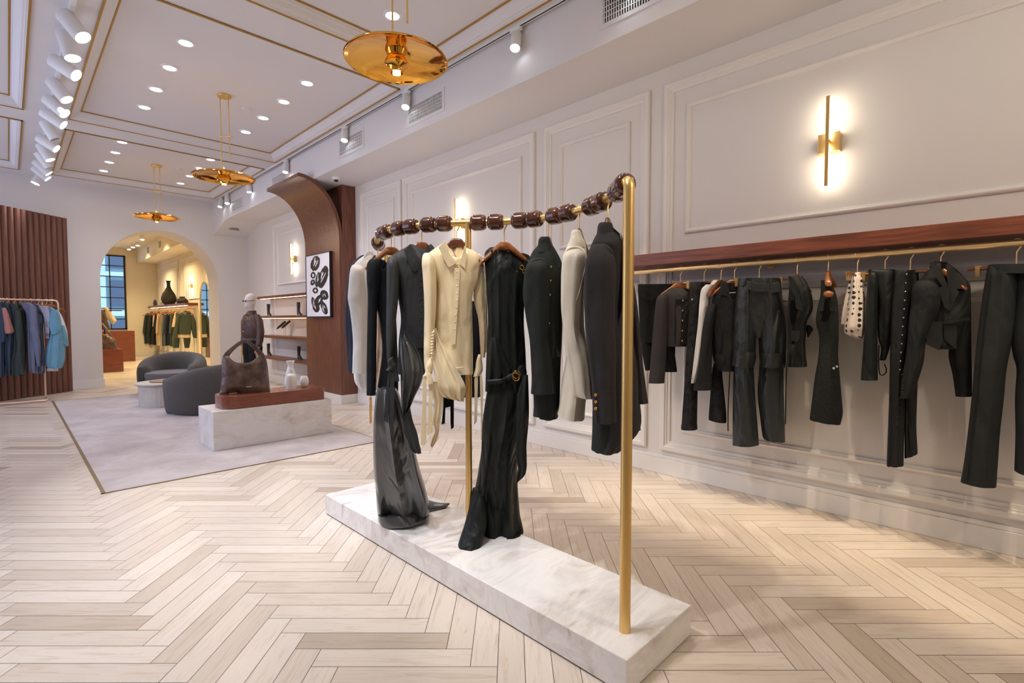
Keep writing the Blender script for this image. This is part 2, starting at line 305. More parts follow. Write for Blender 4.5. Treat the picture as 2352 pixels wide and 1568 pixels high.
# ---- back room
BY=23.6
struct('wall_back_room_right',M().box(4.12,YB,-.05,4.3,BY+.2,ZC),'wall_far')
mb=M(); WX0,WX1,WZ0,WZ1=1.3,3.16,1.0,3.74
mb.box(-1.5,BY,-.05,WX0,BY+.15,ZC).box(WX1,BY,-.05,4.3,BY+.15,ZC).box(WX0,BY,-.05,WX1,BY+.15,WZ0).box(WX0,BY,WZ1,WX1,BY+.15,ZC)
struct('wall_back_room_far',mb,'wall_far')
struct('wall_back_room_left',M().box(-1.5,YB,-.05,-1.35,BY,ZC),'wall_far')
struct('ceiling_back_room',M().box(-1.5,YB,ZC,4.3,BY+.2,ZC+.1),'wall_far')
struct('soffit_back_room',M().box(3.5,YB,3.5,4.2,BY,ZC),'wall_far')
mb=M()
for y0,y1 in ((14.2,16.2),(16.45,18.9),(19.0,19.8),(20.0,23.2)): ring(mb,y0,y1,.21,3.36,PO,4.12); ring(mb,y0+.2,y1-.2,2.0,3.15,PI_,4.12)
struct('trim_7',mb,'trimw')
base('baseboard_back_room',[(4.095,YB,4.12,BY),(-1.3,BY-.025,4.1,BY)])
wf=sroot('window_1',(2.23,BY,WZ0))
mb=M(); mb.box(WX0,BY-.03,WZ0,WX1,BY+.03,WZ0+.05).box(WX0,BY-.03,WZ1-.05,WX1,BY+.03,WZ1).box(WX0,BY-.03,WZ0,WX0+.05,BY+.03,WZ1).box(WX1-.06,BY-.03,WZ0,WX1,BY+.03,WZ1)
for k in range(1,4): x=WX1-.03-k*.44; mb.box(x-.015,BY-.02,WZ0,x+.015,BY+.02,WZ1)
for k in range(1,7): z=WZ0+k*(WZ1-WZ0)/7; mb.box(WX0,BY-.02,z-.015,WX1,BY+.02,z+.015)
obj('window_frame',mb,'black',wf); obj('pane',M().box(WX0,BY-.002,WZ0,WX1,BY+.002,WZ1),'glass',wf)
# building across the street
bl=root('street_building',(1.5,30,-1),'blue grey building facade seen through the black gridded window','building')
obj('facade',M().box(-3,30,-1,7,30.5,9),'facade',bl)
for i,x in enumerate((1.2,2.3,3.4)):
    for z in (.2,2.0,3.8): 
        f_=obj('window',M().box(x,29.93,z,x+.7,30,z+1.2),'facade_l' if (i==1) else 'facade_d',bl)
obj('cornice',M().box(-3,29.8,1.55,7,30,1.8).box(-3,29.8,3.4,7,30,3.6).box(3.0,29.85,-1,3.25,30,8),'facade_l',bl)
# ================================================================= LIGHT FIXTURES
def downlight(x,y,row,k,tray,W=26):
    t=root('recessed_downlight',(x,y,ZC+.085),'%s recessed ceiling downlight from the front in the %s row of the %s ceiling panel'%(ORD[k],row,tray),'ceiling light','recessed downlights in the ceiling panels')
    obj('trim_ring',M().lathe([(.062,.02),(.060,.004),(.068,.0),(.082,.003),(.085,.014)],(x,y,ZC+.085),28),'plastic',t,True)
    obj('lens',M().lathe([(.0005,.0),(.06,.0),(.061,.004)],(x,y,ZC+.092),28,cap0=True),'lamp_face',t)
    spot('downlight_lamp',(x,y,ZC+.075),(x,y,0),W,DAYL if y>5 else NEARL,118 if y>5 else 96,.9,.06)
DAYL=(.95,.92,1); NEARL=(1,.86,.70)
for row,x in (('left',1.33),('right',2.54)):
    for k,y in enumerate((5.92,6.62,7.34,8.06)): downlight(x,y,row,k,'middle')
    for k,y in enumerate((9.86,10.55,11.26,11.98)): downlight(x,y,row,k,'far')
    for k,y in enumerate((1.2,1.93,3.36,4.08)): downlight(x,y,row,k,'near',11)
for y in (7.2,10.9): tag(obj('sprinkler_disc',M().lathe([(.001,-.018),(.045,-.018),(.05,-.012),(.05,.01)],(2.28,y,ZC+.095),24),'ceil',smooth=True),'small round ceiling cap beside the %s brass pendant lamp'%('middle' if y<8 else 'farthest'),'ceiling cap')
XT_=.5
def pendant(x,y,z,which,tall,W=20):
    t=root('pendant_lamp',(x,y,z-.06),'%s polished brass dish pendant lamp hanging from the ceiling'%which,'pendant lamp','brass dish pendant lamps')
    q=.9239,-.3827
    obj('shade',M().lathe([(.345,0),(.349,.004),(.345,.012),(.30,.034),(.22,.055),(.12,.07),(.05,.077),(.02,.085),(.02,.083),(.05,.072),(.12,.064),(.22,.049),(.30,.028),(.338,.008),(.345,0)],(x,y,z),64),'brass_pol',t,True)
    obj('socket_cone',M().lathe([(.075,.068),(.058,.035),(.080,-.005),(.082,-.02),(.050,-.045),(.046,-.078),(.042,-.078),(.040,-.04)],(x,y,z),28),'brass_pol',t,True)
    obj('bulb',M().ball((x,y,z-.055),.026,.026,.03),'bulb',t,True)
    obj('finial',M().lathe([(.03,.08),(.016,.10),(.008,.14)],(x,y,z),16),'brass',t,True)
    zc=ZC+.1; dx,dy=.7071*.085,-.7071*.085
    obj('rod',M().tube([(x-dx*.3,y-dy*.3,z+.1),(x-dx*.3,y-dy*.3,zc)],.0065,8),'brass',t,True)
    zb=z+.26*(zc-z)
    obj('counter_rod',M().tube([(x+dx*.9,y+dy*.9,zb),(x+dx*.9,y+dy*.9,zc)],.0065,8),'brass',t,True)
    zk=z+.5*(zc-z); obj('clamp',M().tube([(x-dx*.4,y-dy*.4,zk),(x+dx*1.3,y+dy*1.3,zk)],.010,8),'brass',t,True)
    obj('canopy',M().lathe([(.0005,-.028),(.075,-.028),(.078,-.02),(.078,0)],(x+dx*.3,y+dy*.3,zc),28,cap0=True),'brass',t,True)
    point('pendant_bulb_lamp',(x,y,z-.10),W,WARM,.03)
point('unseen_fill_lamp',(1.94,-.95,3.05),62,(1,.86,.66),.12)  # warm fill point added behind the camera, no pendant hangs there
for g in ((.7,2.2,0),(.3,3.4,0),(1.2,4.2,0),(.9,6.0,0),(1.3,8.2,0)): spot('track_and_fill_lamp',(XT_,g[1]-.3,3.8),g,210,(.80,.87,1),58,.9,.04)  # cool fill spots without heads, added to brighten the left floor
pendant(1.94,3.07,3.12,'nearest and largest-looking',1); pendant(1.94,6.98,3.10,'middle',0); pendant(1.94,10.95,3.18,'farthest and smallest-looking',0)
def head(x,y,z,tgt,k,side,n,on=True,W=55,col=(1,.95,.9),L_=.24,r=.066,ang=42):
    p=Vector((x,y,z)); d=(Vector(tgt)-p).normalized()
    t=root('track_spotlight',(x,y,z),'%s white cylinder spotlight from the front on the %s ceiling track'%(ORD[k],side),'spotlight','white spotlights on the %s ceiling track'%side)
    c=p+Vector((0,0,-.06-r)); a=c-d*L_*.45; b=c+d*L_*.55
    obj('body',M().lathe([(.0005,0),(r*.93,0),(r,.006),(r,L_),(r*.9,L_),(r*.86,L_-.02)],a,24,d),'plastic',t,True)
    obj('lens',M().lathe([(.0005,0),(r*.87,0)],a+d*(L_-.018),24,d,cap0=True),'lamp_face' if on else 'grey_round',t)
    obj('bracket',M().box(x-.018,y-.06,z-.03,x+.018,y+.06,z).tube([(x,y,z-.02),a+d*.05],.012,8),'plastic',t)
    if on: spot('track_and_fill_lamp',tuple(b+d*.01+Vector((-.09,0,-.03) if side=='right' else (0,0,0))),tgt,W,col,ang,.5,.03)
# left track
XT=.46
t_=root('lighting_track',(XT,7,ZC-.03),'long white ceiling track carrying the left row of spotlights','lighting track')
obj('rail',M().box(XT-.018,.5,ZC-.035,XT+.018,12.4,ZC),'plastic',t_)
tg=[(2.2,4.2,1.0),(1.3,5.2,0),(3.6,4.6,1.4),(2.6,6.0,.3),(3.2,6.2,1.0),(3.9,7.2,1.4),(2.2,8.6,.3),(3.7,8.3,1.5),(2.2,9.6,.3),(2.6,11,.5),(3.0,11.0,1.2),(3.3,11.2,1.2),(-.6,11.9,1.6)]
for k,(y,g) in enumerate(zip((5.72,6.15,6.72,7.40,7.98,8.48,9.05,9.72,10.25,10.75,11.3,11.75,12.15),tg)): head(XT,y,ZC-.035,g,k,'left',13,on=k not in (6,9),W=130 if k in (0,1) else 70,col=(.93,.95,1))
for k,(y,g) in enumerate(zip((1.6,2.3,3.0,3.8),((1.9,1.4,1.2),(1.8,2.1,1.0),(1.8,2.7,1.0),(3.3,3.4,1.0)))): 
    head(XT,y,ZC-.035,g,k,'left',13) if 0 else spot('track_and_fill_lamp',(XT+.1,y,3.8),g,105,(1,.96,.92),42,.5,.03)  # extra spots without heads, added to brighten the centre rack
# right track with black slot
XR=3.315
t_=root('lighting_track',(XR,5,ZC-.03),'long white ceiling track with a dark slot along the right bulkhead','lighting track')
obj('rail',M().box(XR-.02,-1,ZC-.03,XR+.02,12.5,ZC),'plastic',t_); obj('slot',M().box(XR-.007,-1,ZC-.0315,XR+.007,12.5,ZC-.029),'black',t_,label='dark slot')
RH=[(2.16,(2.5,1.4,.6)),(3.28,(2.2,2.6,.9)),(5.05,(2.3,4.2,.8)),(6.55,(2.6,5.6,.6)),(8.6,(2.6,8.0,.6)),(10.4,(3.3,9.9,.8)),(11.75,(3.0,10.8,1.0)),(12.2,(2.5,11.6,1.0))]
for k,(y,g) in enumerate(RH): head(XR,y,ZC-.03,g,k,'right',8,col=(1,.88,.72),W=34,L_=.17,r=.048,ang=55)
for y,g in ((-.6,(3.95,-.3,.9)),(.1,(3.95,.25,.8)),(.9,(3.95,.75,.9)),(1.5,(3.95,1.5,.9)),(2.7,(3.95,2.2,.8))): spot('track_and_fill_lamp',(3.08,y,3.75),(3.74,g[1],.5),115,(1,.80,.56),35,.35,.012)  # extra unseen spots without heads, added to wash the right wall
# vents in the bulkhead
for k,(y0,y1,z0,z1) in enumerate(((1.66,2.37,3.66,3.86),(4.44,5.08,3.62,3.80),(6.16,6.81,3.65,3.84),(8.75,9.35,3.66,3.83),(10.97,11.6,3.60,3.79))):
    t=root('air_vent',(XS,(y0+y1)/2,z0),'%s grey louvred air vent from the front in the bulkhead face'%ORD[k],'air vent','air vents along the bulkhead')
    mb=M(); a,b,c,d=y0-.035,y1+.035,z0-.035,z1+.035
    mb.box(XS-.008,a,c,XS,b,z0).box(XS-.008,a,z1,XS,b,d).box(XS-.008,a,z0,XS,y0,z1).box(XS-.008,y1,z0,XS,b,z1); obj('frame',mb,'ceil',t)
    obj('backing',M().box(XS-.003,y0,z0,XS-.0005,y1,z1),'black',t)
    mb=M(); n=int((y1-y0)/.022)
    for i in range(n): yy=y0+(i+.5)*(y1-y0)/n; mb.box(XS-.012,yy-.003,z0,XS-.003,yy+.003,z1)
    for i in range(1,5): zz=z0+i*(z1-z0)/5; mb.box(XS-.010,y0,zz-.002,XS-.004,y1,zz+.002)
    obj('louvres',mb,'plastic',t)
tag(obj('ceiling_speaker',M().lathe([(.0005,-.012),(.095,-.012),(.105,-.004),(.105,.02)],(3.66,12.55,3.385),32,(0,-.22,1),cap0=True),'grey_round',smooth=True),'round grey speaker set in the bulkhead underside near the arch','speaker')
t=root('security_camera',(3.78,7.35,ZS-.06),'white dome security camera on the bulkhead underside beside the wooden arch','security camera')
pc=pz(772,408,ZS); t.location=(pc.x,pc.y,ZS-.07)
obj('housing',M().lathe([(.06,0),(.062,-.02),(.05,-.035)],(pc.x,pc.y,ZS),24,cap1=True),'plastic',t,True); obj('dome',M().ball((pc.x,pc.y,ZS-.035),.035,.035,.03),'black',t,True)
# sconces
def sconce(x,y,zm,hl,lab,twin=False,W=7):
    t=root('wall_sconce',(x-.08,y,zm-hl),lab,'wall light','vertical brass wall lights')
    obj('back_plate',M().box(x-.060,y-.065,zm-.065,x-.002,y+.065,zm+.065),'brass',t,bevel=.004)
    obj('arm',M().tube([(x-.03,y,zm),(x-.10,y,zm)],.016,10),'brass',t,True)
    mb=M().box(x-.105,y-.011,zm-hl,x-.092,y+.011,zm+hl); obj('bar',mb,'brass',t,bevel=.003)
    mb=M().box(x-.091,y-.012,zm-hl+.01,x-.072,y+.012,zm-.03).box(x-.091,y-.012,zm+.03,x-.072,y+.012,zm+hl-.01); obj('light_strip',mb,'led',t,label='glowing white light strip')
sconce(XW,.96,2.56,.30,'vertical brass wall light on the panelled wall above the wall clothes rail')
sconce(XW,4.98,2.55,.30,'vertical brass wall light seen behind the beaded rail')
sconce(XW,10.15,2.55,.30,'vertical brass wall light in the shoe shelf alcove')
# ================================================================= WOODEN ARCH PANEL, PILLAR, PICTURE
XP=3.77; y0,y1=7.68,8.98
t=root('arched_wood_panel',(XP,8.3,.14),'tall walnut panel curling outward at the top under the bulkhead','wooden panel')
pr_=[(XP,.14)]; r=.62; zt=3.50
prof_=[(XP,.14),(XP,2.62)]+[(XP-(XP-3.14)*(1-math.cos(a)),2.62+(zt-2.62)*math.sin(a)) for a in [PI/2*k/24 for k in range(1,25)]]
def offs(p,d):
    out=[]
    for i,q in enumerate(p):
        a=p[max(i-1,0)]; b=p[min(i+1,len(p)-1)]; tx,tz=b[0]-a[0],b[1]-a[1]; l=math.hypot(tx,tz); out.append((q[0]+d*tz/l,q[1]-d*tx/l))
    return out
back=offs(prof_,.055)
mb=M()
for i in range(len(prof_)-1):
    a,b,c,d=prof_[i],prof_[i+1],back[i+1],back[i]
    mb.loft([[(a[0],y0,a[1]),(a[0],y1,a[1]),(d[0],y1,d[1]),(d[0],y0,d[1])],[(b[0],y0,b[1]),(b[0],y1,b[1]),(c[0],y1,c[1]),(c[0],y0,c[1])]],i==0,i==len(prof_)-2)
obj('curved_panel',mb,'walnut',t,True)
obj('pillar',M().box(XP+.055,y0+.005,.14,XW-.002,y1,ZS-.005),'walnut',t); obj('plinth_block',M().box(XP-.012,y0-.012,0,XW-.002,y1,.14),'trimw',t,bevel=.004,label='white base block')
t=root('framed_artwork',(XP-.05,8.39,1.40),'framed black ink blot painting on the walnut panel','picture')
mb=M(); a,b,c,d=7.925,8.865,1.40,2.47
mb.box(XP-.05,a,c,XP-.002,a+.014,d).box(XP-.05,b-.014,c,XP-.002,b,d).box(XP-.05,a,c,XP-.002,b,c+.014).box(XP-.05,a,d-.014,XP-.002,b,d); obj('frame',mb,'black',t)
mb=M().box(XP-.042,a+.012,c+.012,XP-.03,b-.012,d-.012); mb.k=1
random.seed(3)
def PX(px,py,d=0): return pX(500+px/2.8,380+py/2.8,XP-.043-d)
def blob(bx,by,rx,ry,rot,d,k,n=26,rg=.07):
    mb.k=k; pts=[]; ca,sa=math.cos(rot),math.sin(rot)
    for i in range(n):
        an=2*PI*i/n; rr=1+random.uniform(-rg,rg); u,v=rx*rr*math.cos(an),ry*rr*math.sin(an); pts.append(PX(bx+u*ca-v*sa,by+u*sa+v*ca,d))
    mb.quad(*pts)
for q,(bx,by,rx,ry,rot) in enumerate(((628,630,29,50,.25),(614,706,16,22,0),(611,752,14,20,.3),(643,735,14,50,.15),(679,716,27,76,.25),(628,803,18,19,0),(686,831,25,33,-.3),(650,868,24,40,.5),(616,885,12,40,-.2),(633,915,22,28,-.4),(684,915,18,45,-.35))):
    blob(bx,by,rx,ry,rot,.0002*q,1)
    for s_ in range(3):
        blob(bx+random.uniform(-.4,.4)*rx,by+random.uniform(-.3,.3)*ry,rx*random.uniform(.06,.14),ry*random.uniform(.2,.5),rot+random.uniform(-.2,.3),.0003+.0002*q+.0001*s_,2,14,.25)
    if q in (1,5): blob(bx,by,rx*.4,ry*.4,rot,.0008+.0002*q,2)
obj('canvas',mb,['art_w','black','art_w'],t)
# ================================================================= SHOE SHELVES IN THE ALCOVE
SX=3.78; Z4=(1.845,1.44,1.035,.60)
for k,z in enumerate(Z4):
    t=root('wall_shelf',((SX+XW)/2,10.2,z-.045),'%s walnut wall shelf from the top in the shoe alcove'%ORD[k],'shelf','walnut shelves in the shoe alcove')
    obj('board',M().box(SX,9.0,z-.05,XW-.003,11.52,z),'walnut_h',t,bevel=.003)
    if k<2:
        obj('light_strip',M().box(SX+.03,9.03,z-.056,SX+.045,11.4,z-.05),'led_shelf',t,label='warm light strip under the shelf')
def boot(px,py,ma,lab,fd=(.12,-1)):
    a=pX(px,py,3.93); z=min(Z4,key=lambda q:abs(q-a.z)); a.z=z; f=Vector((fd[0],fd[1],0)).normalized(); s_=f.cross(Vector((0,0,1)))
    t=root('ankle_boot',tuple(a),lab,'boot','ankle boots on the alcove shelves')
    P=lambda u,v,h: a+(f*u+s_*v+Vector((0,0,h)))*.70
    R=[]
    for cx,h,ru,rv in ((0,.36,.052,.046),(0,.28,.050,.044),(-.005,.18,.045,.038),(-.005,.12,.048,.036),(.01,.085,.06,.037)):
        R.append([P(cx+ru*math.cos(2*PI*j/20),rv*math.sin(2*PI*j/20),h) for j in range(20)])
    obj('shaft',M().loft(R),ma,t,True)
    R=[]
    for u,h0,h1,rv in ((-.05,.075,.14,.022),(-.03,.07,.15,.034),(.02,.055,.13,.037),(.07,.02,.085,.038),(.12,.008,.05,.034),(.16,.008,.036,.02),(.175,.01,.024,.008)):
        R.append([P(u,rv*math.cos(2*PI*j/16),(h0+h1)/2+(h1-h0)/2*math.sin(2*PI*j/16)) for j in range(16)])
    obj('foot',M().loft(R),ma,t,True)
    obj('heel',M().loft([[P(-.045+.009*math.cos(2*PI*j/10),.009*math.sin(2*PI*j/10),0.001) for j in range(10)],[P(-.04+.028*math.cos(2*PI*j/10),.026*math.sin(2*PI*j/10),.10) for j in range(10)]]),ma,t,True)
    obj('sole',M().loft([[P(.10+.07*math.cos(2*PI*j/16),.034*math.sin(2*PI*j/16),h) for j in range(16)] for h in (.001,.010)]),'black',t)
boot(617,722,'boot_br','dark brown ankle boot at the left end of the second shelf'); boot(686,721,'boot','glossy black ankle boot at the right end of the second shelf')
boot(617,817,'boot_br','dark brown ankle boot at the left end of the lowest shelf'); boot(687,827,'boot','glossy black ankle boot at the right end of the lowest shelf')
# pointed flats on a brass stand
a=pX(654,771,3.92); a.z=Z4[2]
t=root('shoe_stand',tuple(a),'small two-legged brass stand holding up pointed shoes on the third shelf','shoe stand')
f=Vector((.25,-.95,0)).normalized(); mb=M()
obj('stem',M().tube([a-f*.03,a-f*.03+Vector((0,0,.16))],.005,8),'brass',t,True); obj('stem',M().tube([a+f*.03,a+f*.03+Vector((0,0,.19))],.005,8),'brass',t,True)
obj('foot',M().box(a.x-.06,a.y-.06,a.z,a.x+.06,a.y+.06,a.z+.006),'brass',t); obj('cradle',M().tube([a-f*.06+Vector((0,0,.135)),a+f*.07+Vector((0,0,.215))],.006,8),'brass',t,True)
for q,lab in ((0,'left black pointed shoe with a metal buckle on the brass stand'),(1,'right black pointed shoe with a metal buckle on the brass stand')):
    o_=a+Vector((-.045+.08*q,.02-.03*q,.225+.012*q)); dr=(f+Vector((0,0,.55))).normalized(); sd=f.cross(Vector((0,0,1))); un=sd.cross(dr).normalized()
    if un.z<0: un=-un
    t=root('pointed_shoe',tuple(o_),lab,'shoe','pointed flats on the brass stand')
    R=[]
    for u,rv,rh in ((-.19,.006,.006),(-.15,.022,.015),(-.09,.036,.022),(-.03,.036,.026),(.03,.030,.03),(.08,.032,.036),(.115,.022,.036),(.12,.01,.02)):
        R.append([o_+dr*u+sd*rv*math.cos(2*PI*j/16)+un*rh*(.6*math.sin(2*PI*j/16)) for j in range(16)])
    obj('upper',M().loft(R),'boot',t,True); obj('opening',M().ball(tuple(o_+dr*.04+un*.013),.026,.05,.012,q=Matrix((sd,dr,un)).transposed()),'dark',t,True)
    obj('buckle',M().torus(tuple(o_-dr*.09+un*.02),.014,.003,un),'silver',t,True)
# half-hidden bag at the end of the third shelf
a=pX(703,773,3.92); a.z=Z4[2]
t=root('small_handbag',(a.x,9.08,a.z),'small blue grey bag half hidden by the walnut panel on the third shelf','handbag')
obj('body',M().loft([[(3.93+.045*math.cos(2*PI*j/20),9.12+(.1+0*h)*math.copysign(abs(math.sin(2*PI*j/20))**.5,math.sin(2*PI*j/20)),a.z+h) for j in range(20)] for h in (.001,.10,.2,.24)]),'greyd',t,True)
obj('handle',M().tube(cr([(3.93,9.05,a.z+.23),(3.93,9.07,a.z+.31),(3.93,9.17,a.z+.31),(3.93,9.19,a.z+.23)],5),.007,8),'black',t,True)
# ================================================================= PLINTH, TRAY BOX, HANDBAG, VASES
obj_=obj('display_plinth',M().box(1.455,5.79,.007,2.715,6.35,.41),'marble2',bevel=.003); tag(obj_,'long white veined marble block standing on the mauve rug','plinth')
def rbox(x0,y0,x1,y1,r,z0,z1,n=8,rs=None):
    rs=rs or (r,r,r,r); pts=[]
    for (cx_,cy_,a0),rr in zip(((x1,y1,0),(x0,y1,PI/2),(x0,y0,PI),(x1,y0,1.5*PI)),rs):
        sx=1 if cx_==x1 else -1; sy=1 if cy_==y1 else -1
        for k in range(n+1): an=a0+PI/2*k/n; pts.append((cx_-sx*rr+rr*math.cos(an),cy_-sy*rr+rr*math.sin(an)))
    return [[(x,y,z0) for x,y in pts],[(x,y,z1) for x,y in pts]]
TX0,TY0,TX1,TY1,TZ=1.56,5.82,2.66,6.24,.548
tag(obj('wooden_riser',M().loft(rbox(TX0,TY0,TX1,TY1,.11,.4105,TZ,rs=(.05,.14,.14,.05))),'cherry',smooth=True,bevel=.003),'polished reddish wood riser with rounded corners on the marble block','riser')
hb=pz(565,901,TZ)   # hobo bag stands here
def lathe_thing(name,px,py,prof,ma,lab,cat,grp=None,z=TZ,depY=None):
    a=pz(px,py,z); n=12
    o_=obj(name,M().lathe(cr(prof,5),(a.x,a.y,z),36,cap0=True),ma,smooth=True); tag(o_,lab,cat,grp); return a
sv=1/212.   # metres per pixel there
lathe_thing('vase',668,886,[(.0005,.001),(.055,.001),(.067,.02),(.066,.08),(.052,.16),(.035,.225),(.031,.25),(.043,.29),(.050,.303),(.046,.303),(.028,.25)],'vase','tall white vase with a flared mouth at the back of the riser','vase','white vases on the wooden riser')
lathe_thing('bottle_vase',670,891,[(.0005,.001),(.052,.001),(.056,.01),(.055,.12),(.048,.155),(.022,.175),(.020,.19),(.020,.222),(.0215,.226),(.017,.226),(.016,.19)],'vase','white bottle-shaped vase in front of the taller vase','vase','white vases on the wooden riser')
lathe_thing('round_vase',699,888,[(.0005,.001),(.022,.001),(.042,.025),(.051,.062),(.046,.10),(.034,.128),(.030,.127),(.04,.09)],'vase','small round white vase at the right end of the riser','vase','white vases on the wooden riser')
# ================================================================= ARMCHAIRS AND TABLE
def armchair(cx_,cy_,yaw,lab,R=.50,hb_=.72,ha=.50):
    t=root('armchair',(cx_,cy_,.007),lab,'armchair','barrel armchairs on the rug')
    c=Vector((cx_,cy_,.007)); rings=[]; n=44; span=math.radians(132)
    for i in range(n+1):
        ph=-span+2*span*i/n; u=abs(ph)/span
        h=hb_-(hb_-ha)*(u**1.6); th=.115
        if u>.93: th*=max(.35,math.sqrt(max(0,1-((u-.93)/.075)**2))) if u<1 else .3
        a=yaw+ph; d=Vector((math.cos(a),math.sin(a),0)); ro=R*(1+.06*math.cos(2*ph))
        q=[]
        for j in range(20):
            an=2*PI*j/20; cu=math.copysign(abs(math.cos(an))**.75,math.cos(an)); su=math.copysign(abs(math.sin(an))**.62,math.sin(an))
            zz=h/2+h/2*su; fl_=.03*(zz/h)
            q.append(c+d*(ro-th+th*cu-.03+fl_)+Vector((0,0,zz)))
        rings.append(q)
    obj('shell',M().loft(rings),'boucle',t,True)
    rings=[]
    for z,rr in ((.02,.40),(.30,.41),(.36,.42),(.40,.41),(.415,.36),(.42,.2)):
        rings.append([c+Vector((rr*math.cos(yaw+2*PI*j/36)*1.02-.07*math.cos(yaw),rr*math.sin(yaw+2*PI*j/36)-.07*math.sin(yaw),z)) for j in range(36)])
    obj('seat_cushion',M().loft(rings),'seatc',t,True)
# yaw = direction of the back
c1=pz(390,905,0); c2=pz(476,946,0)
armchair(2.13,11.0,math.radians(62),'dark grey boucle barrel armchair farther back, facing the camera, near the arch',.58,.74,.52)
armchair(2.06,8.50,math.radians(-62),'dark grey boucle barrel armchair turned back-on behind the marble block',.55,.72,.50)
c=Vector((1.73,9.62,.007)); t=root('side_table',tuple(c),'low round off-white table on curved slab legs between the armchairs','table')
obj('tabletop',M().lathe([(.0005,.325),(.355,.325),(.375,.335),(.385,.35),(.38,.362),(.0005,.364)],c,48),'tablew',t,True)
for k in range(3):
    a=math.radians(255+k*120); d=Vector((math.cos(a),math.sin(a),0)); s_=Vector((-d.y,d.x,0))
    pts=[c+d*.06,c+d*.345,c+d*.345+Vector((0,0,.18)),c+d*.35+Vector((0,0,.326)),c+d*.06+Vector((0,0,.326))]
    obj('leg',M().prism([p-s_*.035 for p in pts],s_*.07),'tablew',t,bevel=.01)
mb=M(); 
for a0 in (195,):
    ps=[]; 
    for q,rr in ((0,.33),(1,.29)):
        for k in range(13): a=math.radians(a0+(k if q==0 else 12-k)*9-54); ps.append(c+Vector((rr*math.cos(a),rr*math.sin(a),0)))
    mb.prism(ps,(0,0,.326))
obj('curved_leg',mb,'tablew',t)
p=c+Vector((.07,.03,.364)); tag(obj('round_tray',M().lathe([(.0005,.001),(.235,.001),(.25,.008),(.25,.018),(.24,.018),(.0005,.014)],p,40),'tray',smooth=True),'round wooden tray lying on the low white table','tray')
# ================================================================= FLUTED SCREEN AND LEFT RACK BASE
a=Vector((.80,12.80,0)); b=Vector((-.13,12.02,0)); d=(b-a).normalized(); nrm=Vector((d.y,-d.x,0)); 
if nrm.dot(-a)<0: nrm=-nrm
t=root('fluted_screen',tuple((a+b)/2),'dark reddish brown fluted wooden wall screen behind the left clothes rack','wooden screen')
n=24; wv=.105; ring0=[]
ptsf=[]
for i in range(n):
    for k in range(6):
        u=(i+k/6)*wv; hgt=.04*abs(math.sin(PI*k/6))**.7
        ptsf.append(a+d*u+nrm*(hgt+.06))
ptsb=[a+d*(n*wv)+nrm*-.02,a+nrm*-.02]
mb=M(); zt_=3.26; poly=ptsf+ptsb
mb.loft([[p+Vector((0,0,.003)) for p in poly],[p+Vector((0,0,zt_)) for p in poly]]); obj('fluted_boards',mb,'flute',t)
# ================================================================= BACK ROOM FURNISHING
RX=3.80
t=root('wall_shelf',(3.95,20.4,1.80),'long dark shelf on the back room wall above the hanging clothes','shelf')
obj('board',M().box(3.78,17.7,1.80,4.118,23.4,1.875),'walnut_h',t); obj('light_strip',M().box(3.84,17.8,1.792,3.87,23.2,1.80),'led_shelf',t)
t=root('wall_clothes_rail',(3.85,20,1.68),'brass clothes rail under the back room shelf','clothes rail')
obj('rod',M().tube([(3.85,17.75,1.70),(3.85,23.2,1.70)],.016,10),'brass',t,True)
for y in (18.0,22.8): obj('bracket',M().tube([(3.85,y,1.70),(4.115,y,1.70)],.012,8),'brass',t,True)
for y,lab in ((18.35,'right vertical brass wall light in the back room'),(21.6,'left vertical brass wall light in the back room')): sconce(4.12,y,2.42,.34,lab)
def prof_thing(name,px,py,X,prof,ma,lab,cat,z):
    a=pX(px,py,X); o_=obj(name,M().lathe(prof,(X,a.y,z),24,cap0=True),ma,smooth=True); tag(o_,lab,cat)
prof_thing('bottle_vase',388,700,3.88,cr([(.0005,.001),(.13,.001),(.20,.10),(.22,.22),(.18,.36),(.10,.50),(.06,.62),(.055,.74),(.08,.80),(.06,.80)],4),'stone_blk','tall black textured bottle vase on the back room shelf','vase',1.875)
prof_thing('black_pot',419,700,3.95,cr([(.0005,.001),(.10,.001),(.15,.07),(.12,.15),(.07,.19),(.09,.22)],4),'stone_blk','squat black pot on the back room shelf','pot',1.875)
a=pX(358,705,3.95); tag(obj('black_ornament',M().loft([[(3.93+.06*math.cos(2*PI*j/10)*q,a.y+.12*math.sin(2*PI*j/10)*q,1.876+h) for j in range(10)] for h,q in ((0,1),(.12,1.1),(.2,.7),(.24,.3))]),'black',smooth=True),'small black ornament at the far left of the back room shelf','ornament')
# leaning arched mirror
t=root('arched_mirror',(4.05,17.1,.02),'tall arched brass-framed mirror leaning by the back room wall','mirror')
yc,hw,zs=16.55,.50,1.95; out=[(yc-hw,.05),(yc+hw,.05)]+[(yc+hw*math.cos(PI*k/24),zs+hw*math.sin(PI*k/24)) for k in range(25)]
obj('glass',M().prism([(4.03,y,z) for y,z in out],(.02,0,0)),'mirror',t); obj('frame',M().tube([(4.025,y,z) for y,z in out+[out[0]]],.014,8),'brass',t,True)
